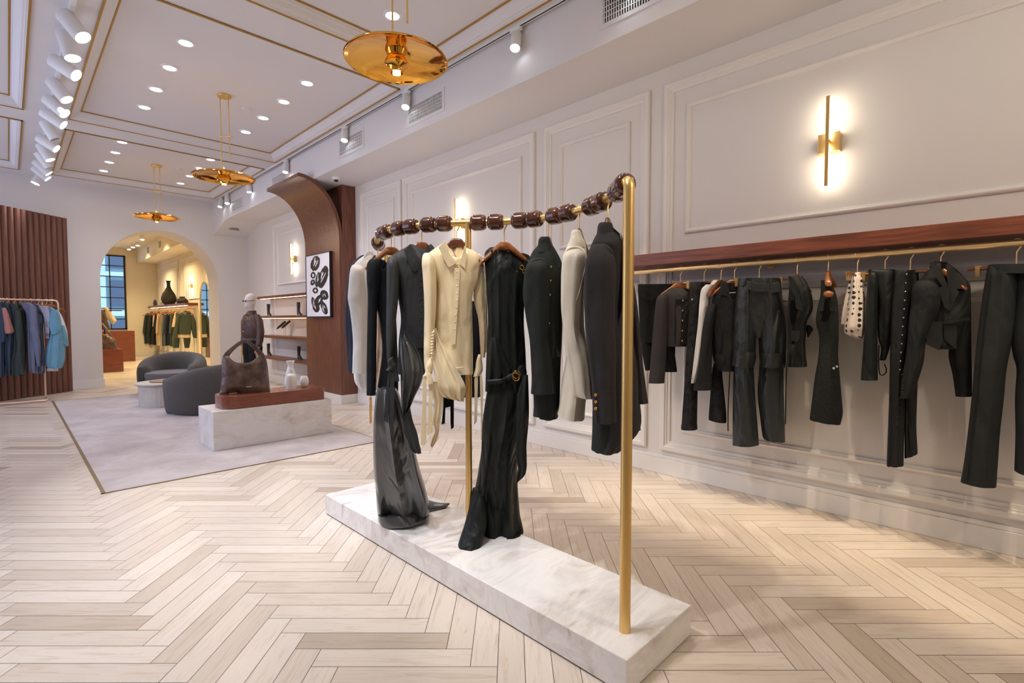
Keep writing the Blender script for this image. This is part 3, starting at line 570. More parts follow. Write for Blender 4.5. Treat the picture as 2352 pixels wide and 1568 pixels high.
# wood counter, plinth and bag seen through the arch
tag(obj('wood_counter',M().box(1.7,20.6,.002,2.95,21.1,1.0),'cherry'),'reddish wood counter below the gridded window in the back room','counter')
tag(obj('wooden_plinth',M().box(1.15,16.6,.002,2.12,17.5,.60),'cherry',bevel=.01),'reddish brown wooden plinth carrying a bag seen through the arch','plinth')
t=root('hobo_bag',(1.75,16.95,.60),'dark brown slouchy shoulder bag on the wooden plinth through the arch','handbag')
c=Vector((1.72,16.95,.602)); sd=RT
R=[]
for z,hw in ((0,.40),(.1,.40),(.22,.36),(.34,.24),(.38,.14)):
    R.append([c+sd*hw*math.cos(2*PI*j/24)+Vector((FW.x,FW.y,0))*.10*math.copysign(abs(math.sin(2*PI*j/24))**.6,math.sin(2*PI*j/24))+Vector((0,0,z)) for j in range(24)])
obj('body',M().loft(R),'leather_br',t,True); obj('handle',M().tube(cr([c+sd*-.30+Vector((0,0,.25)),c+sd*-.13+Vector((0,0,.50)),c+sd*0+Vector((0,0,.66)),c+sd*.15+Vector((0,0,.50)),c+sd*.31+Vector((0,0,.22))],6),.026,10),'leather_br',t,True)
# back room lamps
for k,(px,py) in enumerate(((326,546),(316,560),(305,564),(296,569),(284,576))):
    p=pz(px,py,3.93); t=root('track_spotlight',tuple(p),'%s glowing ceiling spotlight in the back room counted from the right'%ORD[k],'spotlight','spotlights on the back room ceiling')
    obj('body',M().tube([p+Vector((0,0,.07)),p+Vector((.0,-.02,-.06))],.06,14),'plastic',t,True); obj('lens',M().ball(p+Vector((0,-.02,-.06)),.055,.055,.02),'bulb' if k==0 else 'lamp_face',t,True)
tk=root('lighting_track',(2.65,18,3.96),'ceiling track above the back room','lighting track'); obj('rail',M().box(2.62,14.2,3.96,2.68,22,4.0),'plastic',tk)
for (x,y,W) in ((2.9,15.6,120),(2.9,18.5,130),(2.9,21.4,120),(1.0,19,110),(1.0,15.5,90)): spot('back_room_lamp',(x,y,3.9),(x+.3,y,0),W*2.4,(1,.77,.42),125,.8,.1)
for k,y in enumerate((15.5,17.3,19.4,21.3)):
    mb=M().box(3.492,y-.16,3.66,3.499,y+.16,3.86); tag(obj('air_vent',mb,'grey_round'),'%s square grey vent from the arch in the back room bulkhead'%ORD[k],'air vent','vents in the back room bulkhead')
# ================================================================= GARMENT TOOLS
CA=(780,380,3.2667); CB=(1080,380,3.0143); CC=(1440,480,2.7043); CD=(1850,480,2.3067); CE=(780,840,3.4087); CF=(1180,840,2.1543); CG=(820,740,5.2267); CI=(1180,540,7.128); CBR=(220,520,4.3567); CLR=(0,640,5.225); CPX=(0,0,1.)
class G:
    """a hanging garment: outlines lie in an upright plane through its hook point, facing the aisle"""
    def __init__(s,name,anchor,bot,label,cat,crop,group=None,z0=None):
        s.A=Vector(anchor); v=Vector((s.A.x,s.A.y,0)); s.D=v.length; s.v=v.normalized(); s.s=Vector((s.v.y,-s.v.x,0)); s.c=crop
        zb=s.pt(s.A.x,bot,0,raw=True).z if z0 is None else z0
        s.t=root(name,(s.A.x,s.A.y,max(zb,.005)),label,cat,group)
    def pt(s,x,y,dn=0,raw=False,crop=None):
        c=crop or s.c
        if raw: px=CX; py=c[1]+y/c[2]
        else: px=c[0]+x/c[2]; py=c[1]+y/c[2]
        if raw:
            d=ray(px,py); h=math.hypot(d.x,d.y); return CAM+d*(s.D/h)
        d=ray(px,py); return CAM+d*((s.D-dn)/(d.x*s.v.x+d.y*s.v.y))
    def loft(s,name,ma,rows,dep=.06,dn=0,fold=(0,3),pw=.75,neck=None,backdrop=None,seg=44,n=5,top=True,bot=True,g0=.2,ph=0,crop=None,parent=None,label=None,foldx=0):
        R=[]
        for r in rows:
            if len(r)==3: y,a,b=r; r=(a,y,b,y)
            R.append(r)
        k=len(R); deps=dep if isinstance(dep,(list,tuple)) else [dep]*k; dns=dn if isinstance(dn,(list,tuple)) else [dn]*k
        rows_=cr([tuple(R[i])+(deps[min(i,len(deps)-1)],dns[min(i,len(dns)-1)]) for i in range(k)],n)
        rings=[]; T=len(rows_)-1
        nx=1
        if neck and len(neck)==5: nx=neck[4]; neck=neck[:4]
        if neck: nc,nb,nh,nt=neck; pb=s.pt(nc,nb,0,crop=crop); pt_=s.pt(nc,nt,0,crop=crop); hwm=(s.pt(nc+nh,nb,0,crop=crop)-pb).length
        for i,(xa,ya,xb,yb,dp,dd) in enumerate(rows_):
            A=s.pt(xa,ya,dd,crop=crop); B=s.pt(xb,yb,dd,crop=crop); c=(A+B)/2; a=(B-A)/2; t=i/T; ring_=[]
            amp=fold[0]*(g0+(1-g0)*t)
            dp=min(dp,max(a.length*1.6,.012)) if dp<.11 else dp
            for j in range(seg):
                an=2*PI*j/seg; cu=math.cos(an); su=math.sin(an)
                u=math.copysign(abs(cu)**pw,cu); v=math.copysign(abs(su)**pw,su)
                w_=math.sqrt(max(0,1-u*u))
                f_=amp*(math.sin(fold[1]*PI*u+ph+1.3*t)+.28*math.sin(fold[1]*2.1*PI*u+2*ph+.5-t*2)+.22*math.sin(5*t+3*u+ph))*min(1,w_*1.6)
                p=c+a*u*(1+0)-s.v*(dp*v*(.85+.15*w_)+f_)
                if neck and v>0.0 or (backdrop and neck and v<=0):
                    ds=abs((p-pb).dot(s.s)); hh=hwm; zt0=pt_.z; zb0=pb.z
                    if v<=0: zb0=zt0-(zt0-zb0)*backdrop
                    if ds<hh:
                        zl=zb0+(ds/hh)**nx*(zt0-zb0)
                        if p.z>zl: p=Vector((p.x,p.y,zl))
                ring_.append(p)
            rings.append(ring_)
        return obj(name,M().loft(rings,top,bot),ma,parent or s.t,True,label=label)
    def patch(s,name,ma,pts,dn,th=.006,crop=None,parent=None,label=None,bev=.0015):
        ps=[s.pt(p[0],p[1],dn+(p[2] if len(p)>2 else 0),crop=crop) for p in pts]
        return obj(name,M().prism(ps,-s.v*th),ma,parent or s.t,False,label=label,bevel=bev)
    def dot(s,name,ma,x,y,dn,r=.006,crop=None,parent=None,label=None):
        p=s.pt(x,y,dn,crop=crop); q=s.v.to_track_quat('Z','Y').to_matrix()
        return obj(name,M().ball(p,r,r,r*.5,12,6,q),ma,parent or s.t,True,label=label)
    def tube(s,name,ma,pts,r,dn=0,flat=1.,crop=None,parent=None,label=None,seg=8,smooth=6,up=None):
        ps=[s.pt(p[0],p[1],dn+(p[2] if len(p)>2 else 0),crop=crop) for p in pts]
        if smooth and len(ps)>2: ps=[Vector(q) for q in cr([tuple(p) for p in ps],smooth)]
        return obj(name,M().tube(ps,r,seg,True,flat,up),ma,parent or s.t,True,label=label)
def hanger(A,label,group,ang=0,w=.20,ma='hang',hook=.09,clip=False,hy=None,rod=.018,droop=.085,thick=.014):
    """A = rail centre; ang = turn of the hanger bar away from facing the aisle"""
    if len(label.split())>16: print('LONG',label)
    A=Vector(A); v=Vector((A.x,A.y,0)).normalized(); s_=Vector((v.y,-v.x,0)); a=math.radians(ang)
    s_=s_*math.cos(a)+v*math.sin(a); nn=Vector((0,0,1)).cross(s_)
    t=root('clip_hanger' if clip else 'wooden_hanger',tuple(A+Vector((0,0,-hook-.05))),label,'hanger',group)
    # hook goes over the rail across its run
    Z=Vector((0,0,1)); hp=[]; rr=rod+.0035
    for k in range(9):
        an=math.radians(-50+k*28); hp.append(A+s_*rr*math.cos(an)*1.+Z*rr*math.sin(an))
    hp=hp[::-1]; hp=[A+s_*(rr*math.cos(math.radians(200)))+Z*rr*math.sin(math.radians(200))]+[A+s_*rr*math.cos(math.radians(q))+Z*rr*math.sin(math.radians(q)) for q in (165,130,95,60,25,-10,-40)]+[A+Z*(-rr-.022),A+Z*(-hook)]
    obj('hook',M().tube(hp,.0034,8),'rod_gold',t,True)
    if not clip:
        rings=[]
        for k in range(25):
            u=-1+2*k/24; au=abs(u); x=u*w
            z=-hook-.022-(0 if au<.17 else droop*((au-.17)/.83)**1.0)-.012*au*au; hgt=.026-.013*au; th=thick*(.65+.9*au)
            if au>.95: hgt*=.7; th*=.75
            y=.02*au*au
            c=A+s_*x+Z*z-nn*y; rings.append([c+Z*hgt*math.copysign(abs(math.sin(2*PI*j/14))**.7,math.sin(2*PI*j/14))+nn*th*math.copysign(abs(math.cos(2*PI*j/14))**.8,math.cos(2*PI*j/14)) for j in range(14)])
        obj('body',M().loft(rings),ma,t,True)
    else:
        obj('bar',M().tube([A-s_*w+Z*(-hook-.008),A+s_*w+Z*(-hook-.008)],.0075,10),ma,t,True)
        for q in (-.78,.72):
            c=A+s_*w*q+Z*(-hook-.022); mb=M()
            for e_ in (-1,1): mb.prism([c-s_*.010+nn*.009*e_+Z*.030,c+s_*.010+nn*.009*e_+Z*.030,c+s_*.010+nn*.005*e_-Z*.028,c-s_*.010+nn*.005*e_-Z*.028],nn*.002*e_)
            obj('clip',mb,'brass',t)
    return t
# ================================================================= CENTRE RACK
ZR=1.878
rack=root('clothes_rack',(1.78,2.165,0),'brass clothes rack with dark wooden beads on its wavy rail and a white marble base','clothes rack')
obj('marble_base',M().box(1.53,.955,.006,2.03,3.38,.137),'marble',rack,bevel=.004)
rp=[(1436,428),(1420,443),(1405,455),(1387,464),(1370,470),(1345,479),(1320,486),(1295,492),(1260,500),(1230,504),(1195,507),(1165,510),(1120,511),(1075,511.5),(1040,512),(1000,513.5),(965,518),(937,521),(908,524),(884,530),(866,539),(860,548),(862,556),(872,566),(884,576)]
PO_=Vector((1.672,1.055,ZR)); T0=(pz(1405,455,ZR)-PO_).normalized()
P3=[PO_+T0*.034,PO_+T0*.07]+[pz(x,y,ZR) for x,y in rp[2:]]
# smooth the rail in plan
def smooth(P,k=3):
    for _ in range(k): P=[P[0]]+[(P[i-1]+P[i]*2+P[i+1])/4 for i in range(1,len(P)-1)]+[P[-1]]
    return P
P3=smooth(P3,3); endp=P3[-1]+(P3[-1]-P3[-3]).normalized()*.05
rail=[Vector(q) for q in cr([tuple(p) for p in P3+[endp]],4)]
obj('rail',M().tube(rail,.0185,14),'brass',rack,True)
bend=[PO_*1+Vector((0,0,-ZR+.137))]+[PO_+T0*(.034-.034*math.cos(a))+Vector((0,0,-.034+.034*math.sin(a))) for a in [PI/2*k/9 for k in range(10)]]+[PO_+T0*.05]
obj('post',M().tube(bend,.0215,20,up=(1,0,0)),'brass',rack,True)
mp_=pz(1075,511.5,ZR); obj('post',M().tube([(mp_.x,mp_.y,.137),(mp_.x,mp_.y,ZR)],.0175,16),'brass',rack,True)
obj('post',M().tube([(endp.x,endp.y,.137 if endp.y<3.36 else .137),(endp.x,endp.y,ZR)],.0175,16),'brass',rack,True)
bm=[(1373,469),(1294,493),(1212,505),(1120,511),(1000,514),(922,522),(876,534),(866,560)]
def nearest(p):
    i=min(range(1,len(rail)-1),key=lambda k:(rail[k]-p).length); return rail[i],(rail[i+1]-rail[i-1]).normalized()
bl,br_=.0425,.0435
for k in range(9):
    m_=PO_+T0*.125 if k==0 else nearest(pz(*bm[k-1],ZR))[0]
    for e_ in (-1,1):
        p,tn=nearest(m_+nearest(m_)[1]*bl*e_)
        if k==0: p=m_+T0*bl*e_
        q=[(.0195,-bl),(.0285,-bl),(.034,-bl+.003),(.039,-bl+.009),(.0425,-bl+.017),(br_,-bl+.023),(br_,-bl+.025)]
        obj('bead',M().lathe(q+[(r_,-z_) for r_,z_ in q[::-1]],p,36,tn),'bead',rack,True)
def RA(x,y): return nearest(pz(x,y,ZR))[0]
HG='wooden hangers on the beaded rail'
# ---- navy jacket and its belt, far left behind the white coat
g=G('navy_jacket',RA(872,566)+Vector((.05,.12,0)),1545,'dark navy jacket mostly hidden behind the white coat at the far end of the rack','jacket',CA)
g.loft('body','navy',[(690,150,260),(760,78,300),(900,60,300),(1100,48,300),(1300,55,300),(1545,68,290)],.16,fold=(.006,2))
g.loft('sleeve','navy',[(760,74,120),(950,50,110),(1150,42,100),(1350,52,105),(1545,66,110)],.055,dn=.06)
# ---- white coat
A_=RA(866,558); hanger(A_,'dark wooden hanger holding the white coat at the far end of the beaded rail',HG,75,.07,'hangdk')
g=G('white_coat',A_,1600,'long white coat hanging side-on at the far left end of the beaded rack','coat',CA)
g.loft('body','whitec',[(655,205,250),(680,180,275),(720,130,320),(770,100,348),(900,82,352),(1100,90,350),(1400,105,340),(1600,110,330),(1665,150,320)],[.04,.06,.10,.15,.19,.17,.16],dn=[.05,.05,.02,-.02,-.05],fold=(.006,2),label=None)
g.loft('sleeve','whitec',[(742,110,160),(750,95,178),(775,82,190),(820,74,197),(900,68,200),(1000,62,205),(1100,80,210),(1300,100,212),(1450,98,208),(1555,95,205)],[.015,.04,.055,.055],dn=[.04,.07,.09,.10],fold=(.004,1.5))
g.patch('collar','whitec',[(208,650),(248,645),(262,700),(240,745),(190,700),(178,690)],.10,.01)
g.loft('lining_hem','lining',[(1500,165,215),(1580,158,214),(1655,160,214)],.03,dn=.0,label='peach lining')
# ---- peach blouse with chain behind the knit
g=G('peach_blouse',RA(880,532)+Vector((.08,.10,0)),1640,'pale peach blouse seen through the gap beside the black ribbed knit','blouse',CA)
g.loft('body','lining',[(720,215,300),(760,200,340),(1100,240,340),(1400,235,330),(1620,225,300)],.05,fold=(.008,3))
g.loft('collar','whitec',[(672,190,225),(700,195,240),(740,215,260)],.03,dn=.02) if 0 else None
def chain(g,pts,dn,n,name='chain',r=.0065,crop=None):
    ps=[g.pt(x,y,dn,crop=crop) for x,y in pts]; Pp=[Vector(q) for q in cr([tuple(p) for p in ps],10)]
    mb=M(); m_=len(Pp)-1
    for i in range(n):
        f_=i/(n-1)*m_; k=min(int(f_),m_-1); p=Pp[k].lerp(Pp[k+1],f_-k); tn=(Pp[k+1]-Pp[k]).normalized(); q=g.v if i%2 else g.v.cross(tn)
        mb.torus(p,r,.0018,q if i%2 else (g.v*.5+tn.cross(g.v)).normalized(),10,5)
    return obj(name,mb,'brass_pol',g.t,True)
chain(g,[(282,1270),(300,1330),(312,1390),(316,1440)],.03,16)
# ---- black ribbed knit
A_=RA(893,529); hanger(A_,'light wooden hanger holding the black ribbed knit top',HG,18,.16,hook=.10,droop=.10)
g=G('knit_top',A_,1730,'black ribbed long-sleeved knit top beside the white coat','top',CA)
g.loft('body','knit',[(672,262,290),(690,248,320),(720,225,345),(760,212,380),(850,215,400),(960,235,405),(1100,285,420),(1250,310,430),(1400,318,430),(1560,300,425),(1660,285,400)],[.03,.05,.06,.07],fold=(.004,2),neck=(330,800,62,672),backdrop=.3)
g.loft('sleeve','knit',[(705,228,290),(745,205,300),(850,203,300),(960,210,290),(1080,210,282),(1300,206,278),(1500,203,275),(1720,202,272)],[.03,.045,.045,.04],dn=.07,fold=(.002,2))
g.loft('sleeve','knit',[(1080,345,420),(1300,360,430),(1500,370,440),(1700,380,440)],.035,dn=-.05)
chain(g,[(232,1740),(233,1800),(232,1860),(233,1925)],.03,22,'hanging_chain',.0065)
# ---- dark grey gown
A_=RA(964,518); hanger(A_,'light wooden hanger inside the collar of the dark grey gown',HG,4,.15,'hang',hook=.095,droop=.12)
g=G('collared_gown',A_,0,'floor-length dark grey collared gown with buttons, tied cuffs and a glossy satin skirt','dress',CA,z0=.138)
g.loft('bodice','greyd',[(592,525,690),(615,495,710),(650,430,730),(700,372,745),(760,375,745),(860,420,740),(1000,440,735),(1150,460,730),(1300,445,720),(1420,440,710),(1560,430,690)],[.03,.045,.06,.075,.08,.085],fold=(.006,2.5),neck=(612,745,72,585),backdrop=.25,pw=.8)
g.loft('sleeve','greyd',[(682,375,402),(690,364,420),(715,356,436),(760,353,442),(850,352,445),(1000,352,440),(1150,350,425),(1300,350,418),(1400,353,412),(1500,360,405),(1560,372,400)],[.012,.035,.05,.05],dn=[.02,.045,.065,.075],fold=(.004,1.5),pw=.85)
g.loft('satin_skirt','satin',[(300,175,440,175),(285,230,470,230),(270,400,520,400),(265,600,575,600),(270,800,625,800),(285,950,670,950),(292,1080,695,1050),(300,1150,705,1110),(305,1195,700,1150)],[.05,.07,.10,.11,.12,.12,.11,.11,.11],dn=[0,0,-.02,-.06,-.11,-.16,-.19,-.21,-.22],fold=(.030,2.1),g0=.35,crop=CE,ph=.8,seg=72)
g.loft('pooled_hem','satin',[(302,1150,560,1120),(312,1205,640,1160),(335,1235,700,1170),(420,1252,690,1178)],[.10,.12,.12,.07],dn=-.17,fold=(.008,1.7),crop=CE,seg=48)
g.tube('train','satin',[(640,1100),(700,1104),(760,1102),(820,1092),(862,1078)],[.085-.0033*k for k in range(25)],-.36,flat=.6,crop=CE,seg=18,up=(.4,.9,0))
g.loft('draped_panel','satin',[(548,110,580,112),(512,190,640,200),(505,300,720,310),(500,450,790,460),(520,600,800,600),(525,750,770,740),(530,900,700,880),(545,1050,640,1020),(545,1140,600,1080)],[.012,.03,.04,.045,.045,.04,.035,.025,.01],dn=.11,fold=(.014,2.4),g0=.6,crop=CG,seg=64,ph=.4)
g.loft('draped_panel','greyd',[(560,1080,640,1030),(548,1190,670,1180),(560,1320,720,1320),(610,1420,745,1440),(640,1520,765,1520),(700,1560,770,1568)],.03,dn=.09,fold=(.008,2),crop=CG)
for pts in ([(375,590),(350,800),(335,950),(318,1175),(378,1205),(372,950),(385,760),(405,600)],[(400,600),(395,800),(398,1100),(405,1370),(440,1330),(445,1000),(448,700),(430,600)]): g.patch('cuff_tie','greyd',pts,.135,.006,crop=CG)
g.loft('cuff_knot','greyd',[(400,425,440,405),(365,470,450,470),(380,530,470,520),(345,570,410,590)],.022,dn=.13,crop=CG,pw=.9); g.loft('cuff_end','greyd',[(415,520,475,515),(430,600,490,595),(440,700,508,705)],.018,dn=.12,crop=CG)
g.patch('collar','greyd',[(530,590),(558,635),(622,762),(560,800),(540,780),(482,640)],.085,.006); g.patch('collar','greyd',[(655,590),(670,600),(712,700),(700,760),(640,745),(626,750)],.07,.006)
g.patch('placket','greyd',[(586,770),(630,770),(640,1370),(585,1370)],.087,.003)
for k in range(12): g.dot('button','charc',609+.5*k,768+47*k,.0895,.0055)
# ---- cream dress
A_=RA(1050,512); hanger(A_,'dark wooden hanger inside the collar of the cream draped shirt',HG,-6,.15,'hangdk',hook=.085,droop=.12)
g=G('draped_blouse',A_,1480,'cream collared blouse with a front button row, twisted side drape and long cuff ties','blouse',CA)
g.loft('bodice','cream',[(575,780,880),(600,750,925),(640,690,1010),(690,640,1060),(760,660,1070),(850,710,1050),(960,728,1000),(1100,715,995),(1300,712,1000),(1450,712,1000),(1560,770,1000)],[.03,.045,.06,.075,.08],fold=(.006,2.2),neck=(880,740,105,565),backdrop=.2,pw=.8)
g.loft('sleeve','cream',[(656,645,672),(664,630,690),(690,620,708),(740,617,720),(800,622,724),(950,632,728),(1100,636,722),(1250,634,712),(1400,632,702),(1500,636,700),(1560,645,695)],[.012,.035,.05,.055],dn=[.02,.045,.065,.075],fold=(.004,1.5),pw=.85)
g.loft('sleeve','cream',[(665,1000,1052),(700,1000,1075),(780,1000,1088),(900,1010,1090),(1000,1005,1092),(1150,1040,1098),(1300,1052,1105),(1440,1060,1090)],[.03,.045,.05,.04],dn=-.02,fold=(.003,1.5))
g.loft('side_drape','cream',[(922,65,950,68),(905,200,1000,210),(890,350,1080,340),(900,480,1150,470),(925,600,1220,600),(945,700,1280,710),(960,780,1303,785),(1000,860,1295,870),(1080,905,1285,925),(1240,940,1285,942)],[.015,.03,.045,.055,.06,.065,.065,.05,.04,.02],dn=.10,fold=(.012,2.6),g0=.7,crop=CG,seg=64,ph=2.)
g.loft('drape_tail','cream',[(900,720,985,715),(905,850,1030,870),(925,980,1030,960),(910,1120,1025,1070),(905,1200,1000,1170),(935,1290,985,1300),(890,1400,970,1390),(880,1480,905,1500)],.022,dn=.10,fold=(.008,2.5),crop=CG)
g.loft('twist','cream',[(915,90,940,90),(905,200,935,200),(898,300,928,300),(890,400,915,400)],.018,dn=.135,crop=CG)
for i in range(8): g.tube('twist_fold','cream',[(900+i*-2,130+i*36),(925-i*2,118+i*36)],.006,dn=.155,crop=CG)
for pts in ([(790,640),(785,900),(775,1200),(765,1470),(800,1475),(830,1440),(828,1100),(835,800),(830,650)],[(860,690),(862,900),(850,1200),(845,1350),(905,1325),(905,1000),(915,720)]): g.patch('cuff_tie','cream',pts,.14,.006,crop=CG)
g.loft('cuff_knot','cream',[(875,420,900,430),(830,520,910,520),(820,590,900,590),(800,640,880,640)],.025,dn=.13,crop=CG); g.loft('cuff_end','cream',[(905,520,940,515),(930,620,970,610),(940,710,992,705)],.02,dn=.13,crop=CG); g.loft('cuff_end','cream',[(830,610,880,600),(835,670,910,680),(835,735,915,735)],.02,dn=.14,crop=CG)
for pts in ([(1425,560),(1408,700),(1412,900),(1405,1230),(1438,1190),(1450,800),(1455,620)],[(1470,560),(1478,800),(1485,1100),(1488,1410),(1498,1410),(1510,1000),(1515,780),(1500,640)]): g.patch('cuff_tie','cream',pts,.03,.006,crop=CG)
g.loft('cuff_knot','cream',[(1455,385,1490,385),(1430,470,1505,480),(1420,560,1510,570),(1395,650,1480,640)],.02,dn=.02,crop=CG)
g.patch('collar','cream',[(790,564),(810,607),(822,650),(850,692),(880,732),(825,764),(812,758),(742,614)],.088,.006); g.patch('collar','cream',[(935,607),(950,600),(948,700),(942,775),(898,742),(918,676)],.082,.006)
g.patch('placket','cream',[(862,770),(905,770),(888,1060),(870,1340),(830,1350),(855,1060)],.089,.003)
for k in range(10): g.dot('button','cream',882-(0 if k<5 else (k-5)*5),742+54*k,.0905,.0062)
g.tube('hem_seam','cream',[(1165,555),(1230,545),(1285,540)],.003,.09,crop=CG)
# ---- navy coat with belt ends behind the cream blouse
g=G('navy_coat',RA(1040,512)+Vector((.25,.22,0)),1200,'navy coat with hanging black belt ends seen behind the brass middle post','coat',CG)
g.loft('body','navy',[(-250,1300,1450),(-100,1250,1500),(300,1240,1500),(600,1240,1495),(885,1240,1490)],.06,fold=(.01,3))
g.patch('belt_end','blackf',[(1035,895),(1035,1030),(1015,1225),(1055,1210),(1062,1020),(1062,900)],.02,.006); g.patch('belt_end','blackf',[(1120,925),(1122,1200),(1130,1285),(1162,1260),(1163,930)],.02,.006)
g.patch('hem_panel','blackf',[(1035,860),(1163,880),(1163,1030),(1120,1010),(1055,1025),(1035,1030)],.0,.008)
# ---- black jersey gown
A_=RA(1163,510); hg_gown=hanger(A_,'light wooden hanger with a round shoulder end showing, under the sleeveless black gown',HG,10,.135,'hang',hook=.11,droop=.085,thick=.028)
g=G('sleeveless_gown',A_,0,'sleeveless black draped jersey gown with a ring belt, its hem pooling on the marble base','dress',CB,z0=.138)
g.loft('bodice','jersey',[(568,135,192),(590,110,290),(620,98,405),(680,100,412),(760,105,395),(850,112,385),(950,118,375),(1080,122,372),(1200,118,378),(1320,112,385),(1560,104,395)],[.02,.035,.05,.06,.065,.07,.07,.07],fold=(.007,4.5),neck=(318,752,140,560),backdrop=.3,pw=.8,seg=64)
g.loft('skirt','jersey',[(1170,130,1470,130),(1145,250,1480,250),(1118,450,1470,450),(1110,650,1400,650),(1090,800,1392,800),(1062,950,1395,950),(1030,1080,1405,1080),(1010,1180,1415,1180),(1000,1290,1440,1290)],[.065,.08,.09,.09,.10,.11,.12,.13,.14],dn=[0,0,-.01,-.04,-.08,-.11,-.14,-.16,-.17],fold=(.022,3.1),g0=.25,crop=CE,seg=84,ph=1.2)
g.loft('hem_fold','jersey',[(1042,960,1120,960),(1015,1100,1150,1100),(975,1250,1150,1250),(935,1370,1125,1360),(922,1425,1105,1410),(925,1436,1100,1446)],[.03,.06,.08,.085,.085,.08],dn=[-.04,-.02,.0,.03,.05,.06],fold=(.006,2),crop=CE)
g.loft('hem_fold','jersey',[(1110,1330,1420,1310),(1120,1372,1400,1352)],[.07,.08],dn=-.08,fold=(.01,4),crop=CE)
g.loft('hanging_sash','jersey',[(1440,70,1475,70),(1400,200,1480,200),(1385,400,1482,400),(1380,600,1465,600),(1378,705,1465,700),(1395,800,1465,790),(1385,860,1450,850),(1385,915,1400,900)],.028,dn=.11,fold=(.006,2),crop=CE)
g.loft('belt','jersey',[(110,1440,118,1510),(150,1470,165,1515),(215,1478,225,1510),(270,1450,280,1475),(320,1420,330,1450),(375,1405,385,1450)],.02,dn=.08) if 0 else None
g.tube('belt','jersey',[(120,1500),(170,1495),(225,1490),(270,1465),(330,1435),(388,1425)],.013,.09,flat=.5)
g.loft('knot','jersey',[(1385,338,378),(1425,322,392),(1470,335,385)],.025,dn=.09)
for (x,y) in ((318,1462),(322,1445)):
    p=g.pt(x,y,.125); obj('belt_ring',M().torus(p,.020,.0026,(g.v+g.s*.5*(1 if y>1450 else -.6)).normalized(),26,8),'brass_pol',g.t,True)
for (x,y) in ((358,705),(378,733)):
    p=g.pt(x,y,.06); obj('neck_ring',M().torus(p,.011,.002,(g.v+g.s*.4).normalized(),20,8),'brass_pol',g.t,True)
g.loft('side_drape','jersey',[(1190,140,190),(1270,128,225),(1350,118,262),(1430,108,285),(1500,108,250)],[.02,.035,.035,.03],dn=.055,fold=(.008,2.5))
o_=g.pt(100,665,.05)
for x0,x1 in ((150,128),(178,155),(200,185)): g.tube('shoulder_fold','jersey',[(x0,585),(x0+5,750),(x1+15,950),(x1+20,1150),(x1+30,1300)],.006,.045)
# ---- green-black jacket
A_=RA(1260,499); hanger(A_,'dark wooden hanger seen end-on in the green black jacket',HG,76,.07,'hangdk',hook=.10)
g=G('button_jacket',A_,1800,'dark green black wool jacket with small copper buttons right of the black gown','jacket',CB)
g.loft('collar','grn',[(498,484,540),(515,474,550),(550,468,560),(585,452,578),(610,432,592)],[.03,.042,.045,.05,.055],dn=.06,top=False,bot=False,fold=(0,1))
g.loft('body','grn',[(555,468,572),(600,430,600),(680,400,635),(800,385,640),(1000,400,640),(1200,430,635),(1400,440,625),(1600,455,620),(1720,470,610)],[.03,.05,.09,.14,.18,.18],dn=[.06,.06,.04,0,-.06,-.08],fold=(.008,2.2))
g.loft('sleeve','grn',[(632,455,505),(642,430,530),(665,408,545),(710,383,553),(800,370,556),(900,365,552),(1050,385,550),(1200,410,545),(1350,420,565),(1480,425,575),(1575,420,590)],[.015,.045,.055,.06],dn=[.03,.07,.10,.12],fold=(.006,1.6))
g.loft('cuff','grn',[(1560,436,555),(1660,440,552),(1730,436,548)],.055,dn=.06,label='longer front hem')
g.patch('lapel','grn',[(560,560),(600,620),(625,700),(590,720),(575,700),(555,600)],.10,.008)
g.patch('front_flap','grn',[(538,700),(560,700),(590,1250),(545,1260)],.115,.006); g.patch('pocket_flap','grn',[(540,1240),(585,1250),(580,1330),(550,1345)],.12,.006); g.patch('pocket_flap','grn',[(590,1240),(625,1310),(618,1330),(598,1320)],.12,.006)
g.tube('shoulder_seam','grn',[(405,705),(425,672),(455,655),(495,652),(528,672),(550,710)],.0045,.15)
for x,y in ((558,700),(555,795),(551,893),(545,1090),(541,1300)): g.dot('button','brass_pol',x,y,.135,.0055)
# ---- ivory blazer
A_=RA(1330,483); hanger(A_,'dark wooden hanger seen end-on in the ivory blazer',HG,76,.07,'hangdk',hook=.09)
g=G('ivory_blazer',A_,1900,'ivory blazer hanging side-on between two dark jackets','blazer',CB)
g.loft('body','ivory',[(512,692,790),(560,670,802),(620,655,806),(750,640,795),(900,640,790),(1100,650,790),(1300,665,815),(1500,635,815),(1650,618,798),(605,1700,792,1738)],[.03,.05,.08,.12,.16,.18],dn=[.06,.06,.05,0,-.05,-.08],fold=(.01,2))
g.loft('sleeve','ivory',[(552,700,755),(562,678,780),(595,655,798),(640,640,804),(750,630,793),(900,628,782),(1000,630,775),(1150,645,770),(1300,662,815),(1450,690,835),(1560,705,842),(725,1590,850,1612)],[.015,.045,.055,.06],dn=[.02,.06,.10,.12],fold=(.006,1.7))
g.loft('collar','ivory',[(449,712,760),(464,698,768),(498,694,780),(535,682,796),(575,668,804)],[.03,.04,.048,.055,.06],dn=.06,top=False,bot=False,fold=(0,1))
g.tube('shoulder_seam','ivory',[(655,610),(680,578),(715,566),(755,574),(790,604)],.004,.145)
g.patch('sleeve_crease','ivory',[(795,700),(792,725),(750,880),(700,1010),(705,1020),(760,870)],.176,.002)
